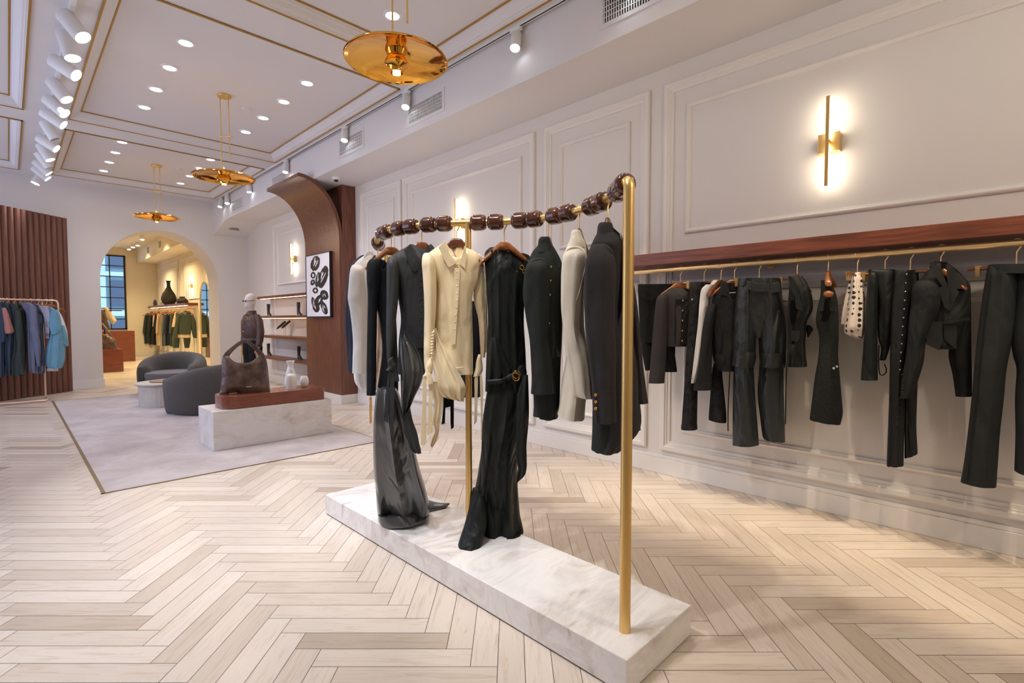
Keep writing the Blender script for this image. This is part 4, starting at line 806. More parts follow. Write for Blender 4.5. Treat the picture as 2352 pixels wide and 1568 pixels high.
# ---- charcoal blazer
A_=RA(1405,455); hanger(A_,'dark wooden hanger leaning in the charcoal blazer beside the front post',HG,76,.07,'hangdk',hook=.085)
g=G('charcoal_blazer',A_,1950,'charcoal blazer with gold cuff buttons hanging side-on beside the front brass post','blazer',CB)
g.loft('collar','charc',[(402,892,982),(425,882,990),(465,878,1002),(505,866,1015),(540,852,1030)],[.035,.045,.05,.055,.06],dn=.05,top=False,bot=False,fold=(0,1))
g.loft('body','charc',[(468,880,1010),(500,862,1040),(560,835,1060),(640,810,1075),(800,800,1085),(1000,805,1110),(1200,815,1130),(1400,830,1160),(1600,845,1170),(1800,850,1175),(1930,848,1050)],[.045,.06,.09,.12,.16,.19],dn=[.05,.05,.04,0,-.05,-.10],fold=(.010,2.2))
g.loft('sleeve','charc',[(538,885,925),(548,858,958),(575,832,982),(640,806,1001),(720,793,1008),(850,787,1006),(1000,790,1004),(1150,798,1006),(1300,815,1012),(1500,838,1010),(1640,850,1012),(1772,862,1015)],[.015,.045,.06,.065],dn=[.03,.07,.10,.12,.13],fold=(.007,1.8))
g.loft('hem','grn',[(1700,846,1045),(1850,844,1050),(1957,838,1050)],.08,dn=.0)

g.patch('dark_opening','blackf',[(990,430),(1035,470),(1062,590),(1066,760),(1050,1000),(1020,1100),(1012,760),(1000,560)],.075,.004); g.patch('lapel','charc',[(1040,465),(1068,540),(1082,640),(1085,860),(1050,1090),(1060,900),(1066,740),(1058,580)],.08,.012)  # first patch is a dark sheet painting the shade inside the open front
g.tube('shoulder_seam','charc',[(826,622),(845,590),(875,572),(915,563),(955,574),(982,606)],.0045,.155)
g.loft('far_sleeve','charc',[(600,1075,1090),(900,1090,1148),(1100,1110,1172),(1300,1120,1190),(1500,1130,1212),(1640,1125,1232)],.05,dn=-.06,fold=(.004,1.5)); g.loft('far_hem','grn',[(1600,1120,1165),(1800,1140,1178),(1830,1150,1180)],.03,dn=-.08)
for y in (1588,1636,1682): g.dot('cuff_button','brass_pol',870,y,.19,.0065)
# small lavender sleeve of the next piece, seen right of the cream blouse
g=G('lavender_shirt',RA(1120,511)+Vector((.14,.14,0)),1450,'pale lavender shirt sleeve showing behind the cream blouse and black gown','shirt',CA)
g.loft('sleeve','whitec',[(840,1070,1098),(1000,1080,1106),(1200,1085,1110),(1400,1090,1112)],.04,fold=(.004,2)); g.loft('body','whitec',[(800,1100,1200),(1000,1110,1210),(1350,1115,1200)],.05)
# ================================================================= WALL SHELF AND RAIL
RXW,RZ=3.82,1.76
t=root('wall_shelf',(3.91,.9,1.80),'long walnut shelf on the right wall above the clothes rail','shelf')
obj('board',M().box(3.75,-1.6,1.80,XW-.003,3.38,1.895),'walnut_h',t,bevel=.003)
t=root('wall_clothes_rail',(3.82,.9,1.7),'long brass rail under the walnut shelf on the right wall','clothes rail')
obj('rod',M().tube([(RXW,-1.5,RZ),(RXW,3.3,RZ)],.0205,14),'rod_gold',t,True)
for y in (-.55,1.33,3.1): obj('bracket',M().tube([(RXW,y,RZ),(XW-.005,y,RZ)],.010,10).lathe([(.0005,0),(.028,0),(.028,.008)],(XW-.009,y,RZ),20,(1,0,0),cap0=True),'brass',t,True)
WG='hangers on the wall rail'; CG_='garments on the wall rail'
def WA(px,crop=CPX): return Vector((RXW,pX(crop[0]+px/crop[2],628,RXW).y,RZ))
# short skirt pants left by the post
A_=WA(90,CC); A2=WA(195,CC)
hanger(A2,'clip hanger holding the black tailored shorts next to the front brass post',WG,0,.17,clip=True,hook=.11,rod=.0205)
g=G('black_shorts',A2,1000,'black tailored shorts with a pocket flap hanging behind the charcoal blazer','shorts',CC)
g.loft('waist','blackf',[(468,72,285),(500,68,292),(600,72,296),(750,80,300),(830,88,298)],.05,fold=(.004,3)); g.loft('leg','blackf',[(820,88,165),(900,95,162),(1000,112,150)],.04); g.loft('leg','blackf',[(820,180,300),(900,200,300)],.03)
g.patch('pocket_flap','blackf',[(78,540),(165,545),(162,568),(80,562)],.055,.006)
# cropped jacket with gold buttons
A_=WA(333,CC); hanger(A_,'wooden hanger in the cropped black jacket with gold buttons',WG,0,.17,rod=.0205,hook=.11)
g=G('cropped_jacket',A_,1080,'cropped black collarless jacket with five gold buttons','jacket',CC)
g.loft('body','charc',[(488,270,395),(510,235,400),(545,200,400),(620,232,398),(700,240,395),(790,240,390),(852,242,372)],[.03,.045,.06,.07],fold=(.004,2),neck=(345,545,62,484),backdrop=.3)
g.loft('sleeve','charc',[(530,205,250),(560,184,258),(650,172,256),(800,158,250),(950,145,242),(1080,134,232)],[.03,.045,.05,.045],dn=.05,fold=(.003,1.5)); g.loft('sleeve','blackf',[(840,230,290),(930,228,302),(1010,228,312)],.04,dn=-.03)
g.patch('front_panel','blackf',[(300,560),(395,560),(375,838),(295,838)],.066,.004)
for k,y in enumerate((568,630,692,755,818)): g.dot('button','brass_pol',348-k,y,.078,.0075)
# dark jeans
A_=WA(480,CC); hanger(A_,'clip hanger holding the faded black jeans',WG,-20,.16,clip=True,hook=.11,rod=.0205)
g=G('black_jeans',A_,1365,'faded black straight jeans between the gold-button jacket and the white shirt','jeans',CC)
g.loft('left_leg','denim',[(456,396,470),(490,392,470),(600,388,455),(750,378,450),(900,368,445),(1100,355,440),(1250,345,437),(1362,338,436)],[.05,.07,.07],fold=(.004,1.5)); g.loft('waist','denim',[(455,396,520),(500,394,530),(620,400,530),(700,420,525)],.05,dn=-.03)
g.patch('belt_loop','denim',[(428,470),(442,470),(442,500),(428,500)],.07,.006); g.loft('hem','denim',[(1340,337,437),(1364,336,438)],.073,fold=(.001,1)); g.patch('waistband_button','silver',[(398,555),(410,555),(410,566),(398,566)],.075,.004)
# white shirt
A_=WA(585,CC); hanger(A_,'dark wooden hanger of the white shirt, behind the collar',WG,50,.16,'hangdk',rod=.0205,hook=.11)
g=G('white_shirt',A_,1080,'white shirt sleeve and collar squeezed between jeans and the black work jacket','shirt',CC)
g.loft('sleeve','whitec',[(470,490,555),(500,462,530),(560,452,510),(700,442,495),(850,425,480),(1000,408,450),(1080,398,425)],.04,dn=.02,fold=(.003,2)); g.loft('body','whitec',[(440,535,575),(470,515,590),(520,500,590),(800,500,580),(980,520,555)],.05,dn=-.04)
# black work jacket
A_=WA(668,CC); hanger(A_,'wooden hanger in the open neck of the black work jacket',WG,10,.17,rod=.0205,hook=.11)
g=G('work_jacket',A_,1120,'charcoal black cropped work jacket with a pointed collar and cuffed waistband','jacket',CC)
g.loft('body','ink',[(455,590,680),(500,560,700),(560,530,705),(640,525,705),(750,528,700),(850,530,700),(905,535,700),(960,548,700),(1003,562,692)],[.03,.06,.08,.08],fold=(.004,2),neck=(660,580,40,455))
g.loft('sleeve','ink',[(590,505,560),(640,490,552),(750,468,535),(900,452,528),(1000,440,527),(1085,425,526)],[.03,.05,.05],dn=.06,fold=(.003,1.5)); g.loft('cuff','ink',[(1078,418,528),(1122,414,526)],.055,dn=.06,fold=(0,1))
g.patch('collar','ink',[(600,450),(625,455),(628,540),(560,530),(565,515)],.085,.007); g.patch('pocket_welt','blackf',[(596,735),(602,735),(586,900),(580,900)],.083,.004); g.loft('waistband','ink',[(898,530,640),(960,545,640),(1005,566,632)],.09,dn=.0)
# black top behind
A_=WA(640,CC)+Vector((0,-.02,0)); g=G('black_knit_shirt',WA(700,CC),900,'black knit shirt hanging just left of the leather trousers','shirt',CC)
g.loft('body','blackf',[(462,628,690),(500,630,700),(700,650,700),(1000,620,700)],.05,fold=(.004,2)); g.patch('neck_label','whitec',[(636,518),(675,516),(675,520),(636,522)],.06,.002)
# dark jeans lower leg
g=G('cropped_jeans',WA(600,CC)+Vector((.02,.02,0)),1330,'dark jeans leg hanging below the black work jacket','jeans',CC)
g.loft('leg','denim',[(900,545,600),(1010,528,592),(1150,518,605),(1280,508,618),(508,1305,617,1325)],[.06,.07,.07],dn=-.02,fold=(.003,1.5)); g.loft('upper','denim',[(480,560,640),(900,545,610)],.05,dn=-.05)
# leather trousers
A_=WA(822,CC); hanger(A_,'clip hanger holding the black leather trousers',WG,0,.19,clip=True,hook=.115,rod=.0205)
g=G('leather_trousers',A_,1465,'glossy black leather trousers with belted waist and folded-over knee cuffs','trousers',CC)
g.loft('left_leg','leather_bk',[(455,688,800),(490,684,805),(600,672,802),(750,662,802),(890,658,800),(960,656,795)],[.06,.085,.09,.09],dn=.0,fold=(.010,1.4),g0=.6,pw=.85)
g.loft('right_leg','leather_bk',[(455,785,950),(490,785,960),(600,795,972),(750,815,990),(890,820,990),(960,825,988)],[.06,.085,.09,.09],dn=-.01,fold=(.010,1.6),g0=.6,ph=1,pw=.85)
g.loft('lower_leg','leather_bk',[(940,668,788),(1000,662,788),(1200,658,800),(1350,656,812),(1462,655,821)],[.07,.07,.075,.08],dn=0,fold=(.008,1.3),g0=.5,pw=.85); g.loft('lower_leg','leather_bk',[(940,825,975),(1000,820,974),(1150,812,974),(1300,828,980),(1400,840,982),(850,1425,983,1442)],[.07,.07,.075,.08],dn=-.02,fold=(.008,1.3),g0=.5,ph=2,pw=.85)
g.loft('knee_cuff','leather_bk',[(660,868,800,890),(655,900,802,925),(650,968,788,985)],.105,dn=.01,fold=(.004,1)); g.loft('knee_cuff','leather_bk',[(828,893,990,892),(826,940,988,940),(824,978,985,980)],.105,dn=-.01,fold=(.004,1))
g.loft('waistband','leather_bk',[(432,690,955),(450,688,957),(482,685,960)],.09,dn=.005,fold=(.004,2)); g.patch('belt','leather_bk',[(750,445),(800,458),(850,462),(885,468),(885,508),(840,515),(790,512),(752,495)],.11,.012); g.patch('belt','leather_bk',[(895,470),(940,450),(950,478),(955,510),(900,522)],.09,.012)
for x in (745,890): g.patch('belt_loop','leather_bk',[(x,445),(x+10,445),(x+10,525),(x,525)],.125,.006)
g.loft('hip','leather_bk',[(455,690,952),(520,684,958),(620,688,966),(720,740,900),(800,775,850)],[.09,.092,.092,.07,.04],fold=(.004,2))
g.patch('fly','leather_bk',[(810,530),(850,530),(852,610),(838,655),(822,660),(810,650)],.092,.005)
g.tube('tie','blackf',[(658,880),(645,950),(635,1100),(628,1250),(628,1378)],.007,.05,flat=.4); g.tube('tie','blackf',[(992,975),(988,1100),(985,1335)],.007,-.02,flat=.4)
# ruffled black top
A_=WA(1057,CC); hanger(A_,'wooden hanger seen end-on in the ruffled black sleeveless shirt',WG,65,.065,rod=.0205,hook=.10)
g=G('ruffled_shirt',A_,985,'black sleeveless shirt with an open arm hole and ruffled pocket, right of the leather trousers','shirt',CC)
g.loft('body','ink',[(418,1003,1090),(450,1010,1115),(520,1005,1145),(580,1000,1155),(635,1000,1150),(700,998,1118),(780,1000,1112),(860,998,1108),(975,992,1120)],[.04,.08,.10,.10],fold=(.010,3),g0=.4)
g.patch('collar','ink',[(1003,420),(1030,422),(1060,480),(1095,640),(1050,620),(1040,540),(1008,475)],.10,.008); g.patch('far_collar','ink',[(1085,425),(1120,470),(1150,515),(1130,515),(1095,470)],.02,.008)
g.patch('armhole_shade_patch','armhole_shade',[(1022,560),(1044,575),(1052,640),(1046,700),(1022,722),(1013,680),(1012,600)],.100,.004); g.patch('pocket','ink',[(1022,755),(1075,757),(1075,800),(1060,822),(1030,822),(1020,800)],.115,.008)  # armhole is a near-black patch that paints the shade inside the opening
g.loft('ruffle','ink',[(720,1118,1135),(745,1112,1157),(775,1118,1140),(795,1120,1130)],.02,dn=.0); g.loft('peplum','ink',[(840,1000,1060),(900,996,1062),(975,990,1062)],.03,dn=.09,fold=(.012,2.5))
# tweed dress (hanger end-on)
A_=WA(120,CD); hg_tw=hanger(A_,'wooden hanger turned edge-on, its round end poking from the tweed dress',WG,80,.085,rod=.0205,hook=.09,thick=.014,droop=.06)
g=G('tweed_dress',A_,1140,'dark tweed sleeveless short dress hanging side-on','dress',CD)
g.loft('body','tweed',[(378,82,122),(410,82,145),(460,78,165),(540,60,174),(600,55,176),(680,72,176),(780,68,174),(900,48,184),(1000,36,192),(1080,26,198),(22,1110,186,1137)],[.04,.08,.10,.11,.10,.10],fold=(.008,2))
g.patch('armhole_shade_patch','armhole_shade',[(104,470),(124,490),(132,545),(122,585),(96,600),(82,592),(94,540)],.112,.003); g.patch('edge_trim','tweed',[(140,840),(160,830),(165,845),(148,852)],.1,.006,label='frayed trim')  # arm hole shade is painted as a near-black patch on the dress side
g.dot('clasp','silver',150,843,.11,.008); g.dot('clasp','silver',166,835,.10,.008)
p=g.pt(122,450,.105); tag(g.t,g.t['label'],'dress')
obj('round_end',M().ball(p,.022,.03,.022),'hang',hg_tw,True)
# polka blouse
A_=WA(275,CD); hanger(A_,'small clip hanger holding the white polka dot blouse',WG,55,.10,clip=True,rod=.0205,hook=.11)
g=G('polka_dot_blouse',A_,685,'white blouse with black polka dots and a ruffled neck','blouse',CD)
g.loft('body','polka',[(335,262,296),(352,250,298),(372,243,305),(450,232,313),(540,218,315),(620,206,314),(655,206,312),(672,235,306),(685,270,300)],[.03,.05,.07,.08,.09,.09,.06],fold=(.010,3),g0=.5); g.loft('sleeve','polka',[(380,232,262),(480,205,250),(560,190,235),(610,186,228)],.04,dn=-.03,fold=(.006,2))
# black off-shoulder top
A_=WA(421,CD); hanger(A_,'clip hanger holding the black one-sleeved top',WG,0,.14,clip=True,rod=.0205,hook=.115)
g=G('black_bodysuit',A_,905,'black long-sleeved bodysuit with a looped strap hanging below','bodysuit',CD)
g.loft('sleeve','jersey',[(338,335,382),(380,330,386),(500,322,384),(650,312,382),(780,302,383),(905,293,384)],[.03,.05,.055,.05],dn=.04,fold=(.002,1.5)); g.loft('body','jersey',[(320,335,476),(340,335,478),(450,375,475),(560,380,468),(680,385,455),(740,400,445),(830,425,440) if 0 else (800,392,425)],[.03,.05,.06,.06,.05,.03],dn=-.01,fold=(.005,2))
g.tube('strap_loop','blackf',[(390,720),(388,800),(392,865),(405,880),(425,868),(428,845),(418,820)],.006,.0,flat=.5)
# eyelet trousers
A_=WA(555,CD); hanger(A_,'clip hanger holding the slim trousers with a row of eyelets',WG,-8,.13,clip=True,rod=.0205,hook=.115)
g=G('eyelet_trousers',A_,1355,'slim black trousers with a vertical row of small metal studs','trousers',CD)
g.loft('left_leg','ink',[(325,480,560),(360,472,562),(500,458,558),(700,450,545),(900,445,530),(1100,440,526),(1250,434,522),(1355,430,520)],[.05,.07,.075],fold=(.008,2),g0=.6); g.loft('right_leg','ink',[(325,540,600),(500,545,600),(800,535,598),(1000,526,592),(1150,524,588),(1270,524,594),(524,1315,594,1292)],[.04,.06,.06],dn=-.03,fold=(.006,2))
for k in range(12): g.dot('stud','silver',536-k*3.2,345+k*46,.078,.0042)
for k in range(6): g.dot('stud','blackf',500-k*3,1000+k*50,.085,.006)
# cropped blazer
A_=WA(715,CD); hanger(A_,'wooden hanger in the collar of the cropped black blazer',WG,-25,.13,rod=.0205,hook=.115)
g=G('cropped_blazer',A_,1005,'cropped charcoal black blazer with wide lapels and a pointed hem','blazer',CD)
g.loft('body','ink',[(280,672,745),(310,655,790),(350,625,830),(400,590,872),(480,600,874),(560,640,870),(600,645,850),(650,640,830),(700,640,805),(740,690,800)],[.04,.06,.08,.09,.09],dn=-.02,fold=(.004,2.2),neck=(755,545,45,330),pw=.85)
g.loft('left_sleeve','ink',[(380,588,680),(420,566,720),(500,560,728),(590,548,690),(700,540,640),(800,528,628),(900,510,600),(1000,500,565)],[.04,.06,.06,.06],dn=.05,fold=(.005,1.6)); g.loft('right_sleeve','blackf',[(420,830,876),(600,790,878),(760,758,880),(880,780,882),(990,795,882)],[.04,.05],dn=-.05,fold=(.003,1.5))
g.patch('lapel','ink',[(655,285),(680,278),(715,310),(760,420),(765,540),(735,520),(700,420),(725,410),(690,360)],.085,.007); g.patch('lapel','ink',[(745,290),(780,300),(850,405),(845,420),(800,425),(815,440),(765,545),(755,430)],.075,.007)
g.patch('front_point','ink',[(640,590),(725,600),(728,700),(708,748),(640,715)],.078,.006); g.patch('front_point','ink',[(728,600),(805,620),(800,742),(775,725),(735,690)],.07,.006); g.patch('pocket_slit','blackf',[(725,598),(870,575),(872,590),(728,614)],.08,.006)
for y in (880,920,955): g.dot('sleeve_button','blackf',515,y,.118,.008)
# wide trousers
A_=WA(1115,CD); hanger(A_,'clip hanger holding the wide flecked trousers at the right edge',WG,-14,.20,clip=True,rod=.0205,hook=.115)
g=G('wide_trousers',A_,1470,'large dark flecked wide-leg trousers at the right edge of the wall rail','trousers',CD)
g.loft('left_leg','speck',[(300,966,1120),(340,958,1125),(450,940,1122),(580,922,1112),(700,908,1095),(850,893,1066),(1000,880,1052),(1200,858,1030),(1350,838,1020),(822,1438,1012,1469)],[.06,.08,.085,.085],fold=(.006,1.5),g0=.6); g.loft('right_leg','speck',[(302,1100,1300),(450,1100,1320),(600,1096,1320),(700,1090,1310),(780,1100,1300),(850,1118,1290),(1000,1110,1270),(1200,1112,1250),(1106,1380,1235,1415)],[.06,.08,.085,.085],dn=-.02,fold=(.006,1.5),g0=.6,ph=2)
g.loft('waistband','speck',[(296,972,1300),(320,966,1305),(345,962,1308)],.088,dn=.0); g.patch('belt_loop','speck',[(1028,298),(1042,298),(1042,352),(1028,352)],.092,.006); g.tube('side_seam','blackf',[(985,350),(960,500),(935,700),(905,1000),(880,1200),(858,1440)],.0022,.075)
# ================================================================= MANNEQUIN
mx_,my_=3.10,9.72
t=root('mannequin',(mx_,my_,.0),'pale mannequin in a brown leather jacket, black trousers and sunglasses beside the shoe shelves','mannequin')
B=Vector((mx_,my_,0)); vv=Vector((mx_,my_,0)).normalized(); ss=Vector((vv.y,-vv.x,0)); fd=(-ss*.86-vv*.5).normalized(); sd=Vector((fd.y,-fd.x,0)); Zv=Vector((0,0,1))
def E_(c,a,b,n=20,ph=0): return [c+fd*a*math.cos(2*PI*j/n)+sd*b*math.sin(2*PI*j/n) for j in range(n)]
R=[E_(B+fd*x+Zv*z,a,b) for x,z,a,b in ((.0,1.42,.055,.055),(.005,1.50,.052,.052),(.01,1.545,.05,.05),(.035,1.57,.075,.056),(.04,1.60,.088,.064),(.035,1.65,.094,.072),(.025,1.70,.100,.077),(.018,1.75,.098,.076),(.012,1.79,.080,.064),(.008,1.82,.045,.038),(.008,1.828,.01,.01))]
body=M().loft(R)
# nose, ears
body.ball(B+fd*.128+Zv*1.655,.014,.010,.024,10,6); body.ball(B+fd*.098+Zv*1.592,.034,.032,.022,12,6)
for e_ in (-1,1): body.ball(B+fd*.01+sd*.078*e_+Zv*1.66,.014,.008,.03,10,6)
# torso, arms, legs as one body
R=[E_(B+Zv*z+fd*x,a,b,24) for x,z,a,b in ((0,.84,.10,.155),(0,.95,.105,.165),(0,1.06,.09,.13),(.01,1.2,.105,.155),(.01,1.32,.105,.175),(0,1.40,.085,.165),(0,1.44,.05,.08))]
body.loft(R)
for e_ in (-1,1):
    q=B+sd*.085*e_; body.loft([E_(q+Zv*z+fd*x,a,a*.95,14) for x,z,a in ((0,.88,.085),(.005,.7,.078),(.01,.5,.058),(0,.40,.05),(-.01,.3,.052),(0,.12,.035),(0,.05,.036),(.02,.012,.04))])
    q=B+sd*.2*e_; body.tube([q+Zv*1.40-sd*.03*e_,q+Zv*1.30+sd*.01*e_,q+Zv*1.12+sd*.025*e_-fd*.01,q+Zv*.98+sd*.03*e_+fd*.01,q+Zv*.86+sd*.03*e_+fd*.035],[.05,.045,.04,.034,.026],12)
obj('body',body,'mann',t,True)
for e_ in (-1,1):
    q=B+sd*(.2+.03)*e_+fd*.038+Zv*.85; mb=M()
    mb.loft([[q+Zv*(-z)+fd*a*math.cos(2*PI*j/12)+sd*b*math.sin(2*PI*j/12) for j in range(12)] for z,a,b in ((-.02,.024,.018),(.02,.034,.015),(.06,.040,.014),(.085,.036,.012))])
    for k,(o__,l_) in enumerate(((-.028,.062),(-.009,.075),(.010,.07),(.028,.055))): mb.tube([q+fd*o__-Zv*.075,q+fd*(o__*1.1)-Zv*(.08+l_*.5)-sd*.004*e_,q+fd*(o__*1.1-.004)-Zv*(.08+l_)-sd*.014*e_],[.009,.0085,.006],8)
    mb.tube([q+fd*.03-Zv*.02,q+fd*.052-Zv*.05,q+fd*.055-Zv*.085],[.011,.0095,.007],8)
    obj('hand',mb,'skin',t,True,label='tan wooden hand')
jk=M().loft([E_(B+Zv*z+fd*x,a,b,26) for x,z,a,b in ((0,.97,.125,.19),(0,.99,.13,.195),(0,1.03,.125,.19),(.01,1.06,.15,.215),(.01,1.2,.155,.215),(.01,1.32,.15,.215),(0,1.40,.12,.20),(0,1.45,.075,.12),(0,1.47,.06,.075))])
jo=obj('jacket',jk,'jacket_br',t,True)
for e_ in (-1,1):
    q=B+sd*.2*e_; obj('sleeve',M().tube([q+Zv*1.42-sd*.05*e_,q+Zv*1.33+sd*.012*e_,q+Zv*1.14+sd*.035*e_-fd*.01,q+Zv*.98+sd*.04*e_+fd*.01,q+Zv*.875+sd*.032*e_+fd*.035],[.06,.072,.068,.06,.048],16),'jacket_br',jo,True)
obj('collar',M().loft([E_(B+Zv*z+fd*x,a,b,20) for x,z,a,b in ((.01,1.44,.095,.105),(0,1.50,.072,.078),(-.01,1.52,.066,.07),(-.015,1.50,.06,.064))],False,False),'jacket_br',jo,True)
for zz in (1.15,1.3): obj('snap_button',M().ball(B+fd*.165+Zv*zz,.008,.008,.008),'silver',jo,True)
for e_ in (-1,1):
    q=B+sd*.09*e_; tr=M().loft([E_(q+Zv*z+fd*.0,a,b,20) for z,a,b in ((.99,.11,.10),(.85,.12,.108),(.7,.11,.105),(.4,.10,.10),(.1,.105,.11),(.03,.11,.115))]); obj('trouser_leg',tr,'blackf',t,True)
obj('trouser_waist',M().loft([E_(B+Zv*z,a,b,26) for z,a,b in ((.80,.085,.17),(.84,.122,.186),(.92,.13,.188),(1.02,.122,.178))]),'blackf',t,True)
gl=M(); 
for e_ in (-1,1): gl.ball(B+fd*.132+sd*.034*e_+Zv*1.685,.004,.028,.015,12,6,Matrix((fd,sd,Zv)).transposed()); gl.tube([B+fd*.13+sd*.068*e_+Zv*1.692,B+fd*.0+sd*.085*e_+Zv*1.695],.0035,6)
obj('sunglasses',gl,'dark',t,True,label='dark sunglasses with thin arms')
obj('support_rod',M().tube([B-fd*.16+Zv*.0,B-fd*.16+Zv*1.0],.008,8).lathe([(.0005,.012),(.16,.012),(.165,0)],B,28,cap0=True),'brass',t,True)
# brass pole holding the hobo bag, and the bag itself
g=G('shoulder_bag',hb,0,'large brown distressed leather slouchy shoulder bag propped on the wooden riser','handbag',(480,760,7.838),z0=TZ)
g.loft('body','leather_br',[(430,255,985),(480,240,1022),(560,230,1045),(680,225,1062),(850,222,1080),(980,212,1092),(1060,208,1102),(1120,185,1135),(1138,190,1120)],[.02,.05,.07,.085,.09,.085,.07,.05,.03],fold=(.008,2.2),neck=(620,588,268,425,3.2),backdrop=.97,pw=.7,seg=72,top=False)
o2=g.loft('dark_opening','dark',[(590,330,960),(640,300,1000),(760,290,1000)],.03,seg=40)
g.tube('strap','leather_br',[(300,580),(310,450),(395,345),(500,255),(595,190),(650,172),(715,205),(800,275),(880,350),(950,440),(975,580)],[.040-.019*math.sin(PI*k/60)**.5 for k in range(61)],.0,flat=.6,seg=14)
bpy.data.objects.remove(bpy.data.objects['strap']) if 0 else None
g.patch('logo_plate','brass',[(672,998),(768,994),(768,1006),(672,1012)],.092,.003,label='thin metal name bar'); g.dot('strap_stud','silver',872,460,.035,.007); g.dot('strap_stud','silver',368,460,.035,.006)
tp=g.pt(585,225,-.02); bq=g.pt(585,1000,-.02)
t=root('bag_stand',(tp.x,tp.y,TZ),'slim dark brass pole holding up the strap of the brown shoulder bag','bag stand')
obj('pole',M().tube([(tp.x,tp.y,TZ),(tp.x,tp.y,tp.z+.02)],.006,10),'brass',t,True); obj('foot',M().lathe([(.0005,.006),(.05,.006),(.055,0)],(tp.x,tp.y,TZ),24,cap0=True),'brass',t,True)
g2=g.patch('tag','silver',[(355,1125),(500,1108),(515,1118),(370,1135)],.11,.002,label='pale tag lying under the corner')
# ================================================================= LEFT RACK
LY=11.55
def LP(px,py,Y=LY): return pY(px,py,Y)
e1=LP(133,690); zr_=e1.z; e0=LP(0,684)
t=root('clothes_rack',((e1.x-.3),LY,.0),'pale gold clothes rack loaded with blue garments by the fluted screen','clothes rack')
b0=pz(113,912); 
obj('rail',M().tube([Vector((e1.x-1.9,LY,zr_)),Vector((e1.x-.05,LY,zr_)),Vector((e1.x-.015,LY,zr_-.012)),Vector((e1.x,LY,zr_-.05)),Vector((e1.x,LY,zr_-.30))],.014,12),'rack_gold',t,True)
obj('base_bar',M().tube([Vector((e1.x-1.9,LY-.25,.03)),Vector((e1.x-.2,LY-.25,.03)),Vector((e1.x-.18,LY,.03)),Vector((e1.x-.18,LY+.25,.03))],.016,10),'rack_gold',t,True)
obj('post',M().tube([Vector((e1.x-.19,LY+.25,.03)),Vector((e1.x-.19,LY+.25,zr_-.02)),Vector((e1.x-.19,LY,zr_))],.014,12),'rack_gold',t,True)
obj('post',M().tube([Vector((e1.x-1.8,LY,.03)),Vector((e1.x-1.8,LY,zr_))],.014,12),'rack_gold',t,True)
LG='garments on the left rack'
def LG_(name,px,label,cat,rows,ma,dep=.12,dn=0,bot=0,extra=(),fold=(.02,2.2)):
    A_=LP(0+px/5.225,700); A_=Vector((A_.x,LY,zr_)); hanger(A_,'wooden hanger of the '+' '.join(label.replace('light sky blue','light blue').split(' on the left rack')[0].split(' at the end')[0].split()[:8])+' on the left rack','hangers on the left rack',25,.19,rod=.018,hook=.07)
    g=G(name,A_,rows[-1][0],label,cat,CLR); g.loft('body',ma,rows,dep,dn,fold=fold,g0=.5)
    for nm,m_,rw,d_ in extra: g.loft(nm,m_,rw,.06,dn=d_,fold=(.008,1.5))
    return g
LG_('denim_jacket',5,'faded blue denim jacket on the left rack at the picture edge','jacket',[(280,-60,40),(400,-60,70),(700,-60,60),(1000,-60,62),(1175,-60,60)],'blue3',.12,0,0,[('sleeve','blue3',[(330,0,45),(500,0,60),(700,0,80),(760,10,60)],.1)])
LG_('rose_tee',40,'dusty rose short-sleeved top on the left rack','top',[(330,0,60),(360,5,95),(450,10,120),(600,20,110),(640,30,90)],'rose',.10,.05,0,[('sleeve','rose',[(350,20,75),(430,30,110),(540,45,145),(620,50,175),(655,60,150)],.12)])
LG_('denim_shirt',90,'dark indigo denim shirt with a flap pocket on the left rack','shirt',[(290,10,100),(350,30,150),(500,60,185),(800,50,170),(1000,60,160),(1150,70,150)],'blue3',.12,0)
LG_('plaid_jacket',170,'dark teal textured jacket on the left rack','jacket',[(300,110,200),(360,130,240),(500,150,270),(800,160,300),(1000,120,305),(1160,130,300)],'tealg',.13,.02,0,[('sleeve','tealg',[(380,180,240),(550,180,265),(750,195,270),(900,205,260),(1150,230,300)],.14)])
LG_('green_cardigan',240,'dark green grey cardigan on the left rack','cardigan',[(310,190,240),(370,210,300),(500,240,325),(700,250,328),(1000,250,310),(1140,260,300)],'tealg',.10,.0)
LG_('indigo_coat',290,'slate indigo coat on the left rack','coat',[(285,230,350),(330,250,440),(420,300,470),(600,310,480),(850,320,470),(1000,325,470),(1120,335,460)],'blue2',.14,.0,0,[('sleeve','blue2',[(340,340,430),(450,345,445),(600,355,460),(800,400,490),(910,420,485),(1050,440,480)],.13)])
LG_('slate_shirt',370,'slate blue shirt with a pale hem on the left rack','shirt',[(300,340,470),(350,420,500),(450,450,530),(650,470,520),(900,480,540),(1050,460,545),(1130,455,540)],'blue2',.11,-.02,0,[('hem','lav',[(1020,385,540),(1130,380,538)],-.03)])
LG_('lavender_shirt',460,'pale lavender short-sleeved shirt on the left rack','shirt',[(325,460,540),(360,470,640),(450,520,640),(600,540,615),(700,545,610),(718,560,590)],'lav',.11,.06)
LG_('light_blue_shirt',560,'light sky blue shirt with rolled sleeves at the end of the left rack','shirt',[(340,560,620),(400,600,690),(520,585,735),(640,600,760),(800,560,780),(950,545,780),(1050,560,755),(1070,600,740)],'blue1',.14,.05,0,[('sleeve','blue1',[(370,612,690),(450,590,725),(560,590,735),(650,610,715),(672,620,650)],.16),('sleeve','blue1',[(560,700,770),(700,720,812),(810,755,812)],.08),('hem','whitec',[(1070,560,700),(1105,552,698)],-.02)])
LG_('white_tee',620,'white top peeking past the light blue shirt at the rack end','top',[(380,640,700),(450,660,745),(600,700,800),(700,770,815),(800,790,822)],'whitec',.10,-.05)
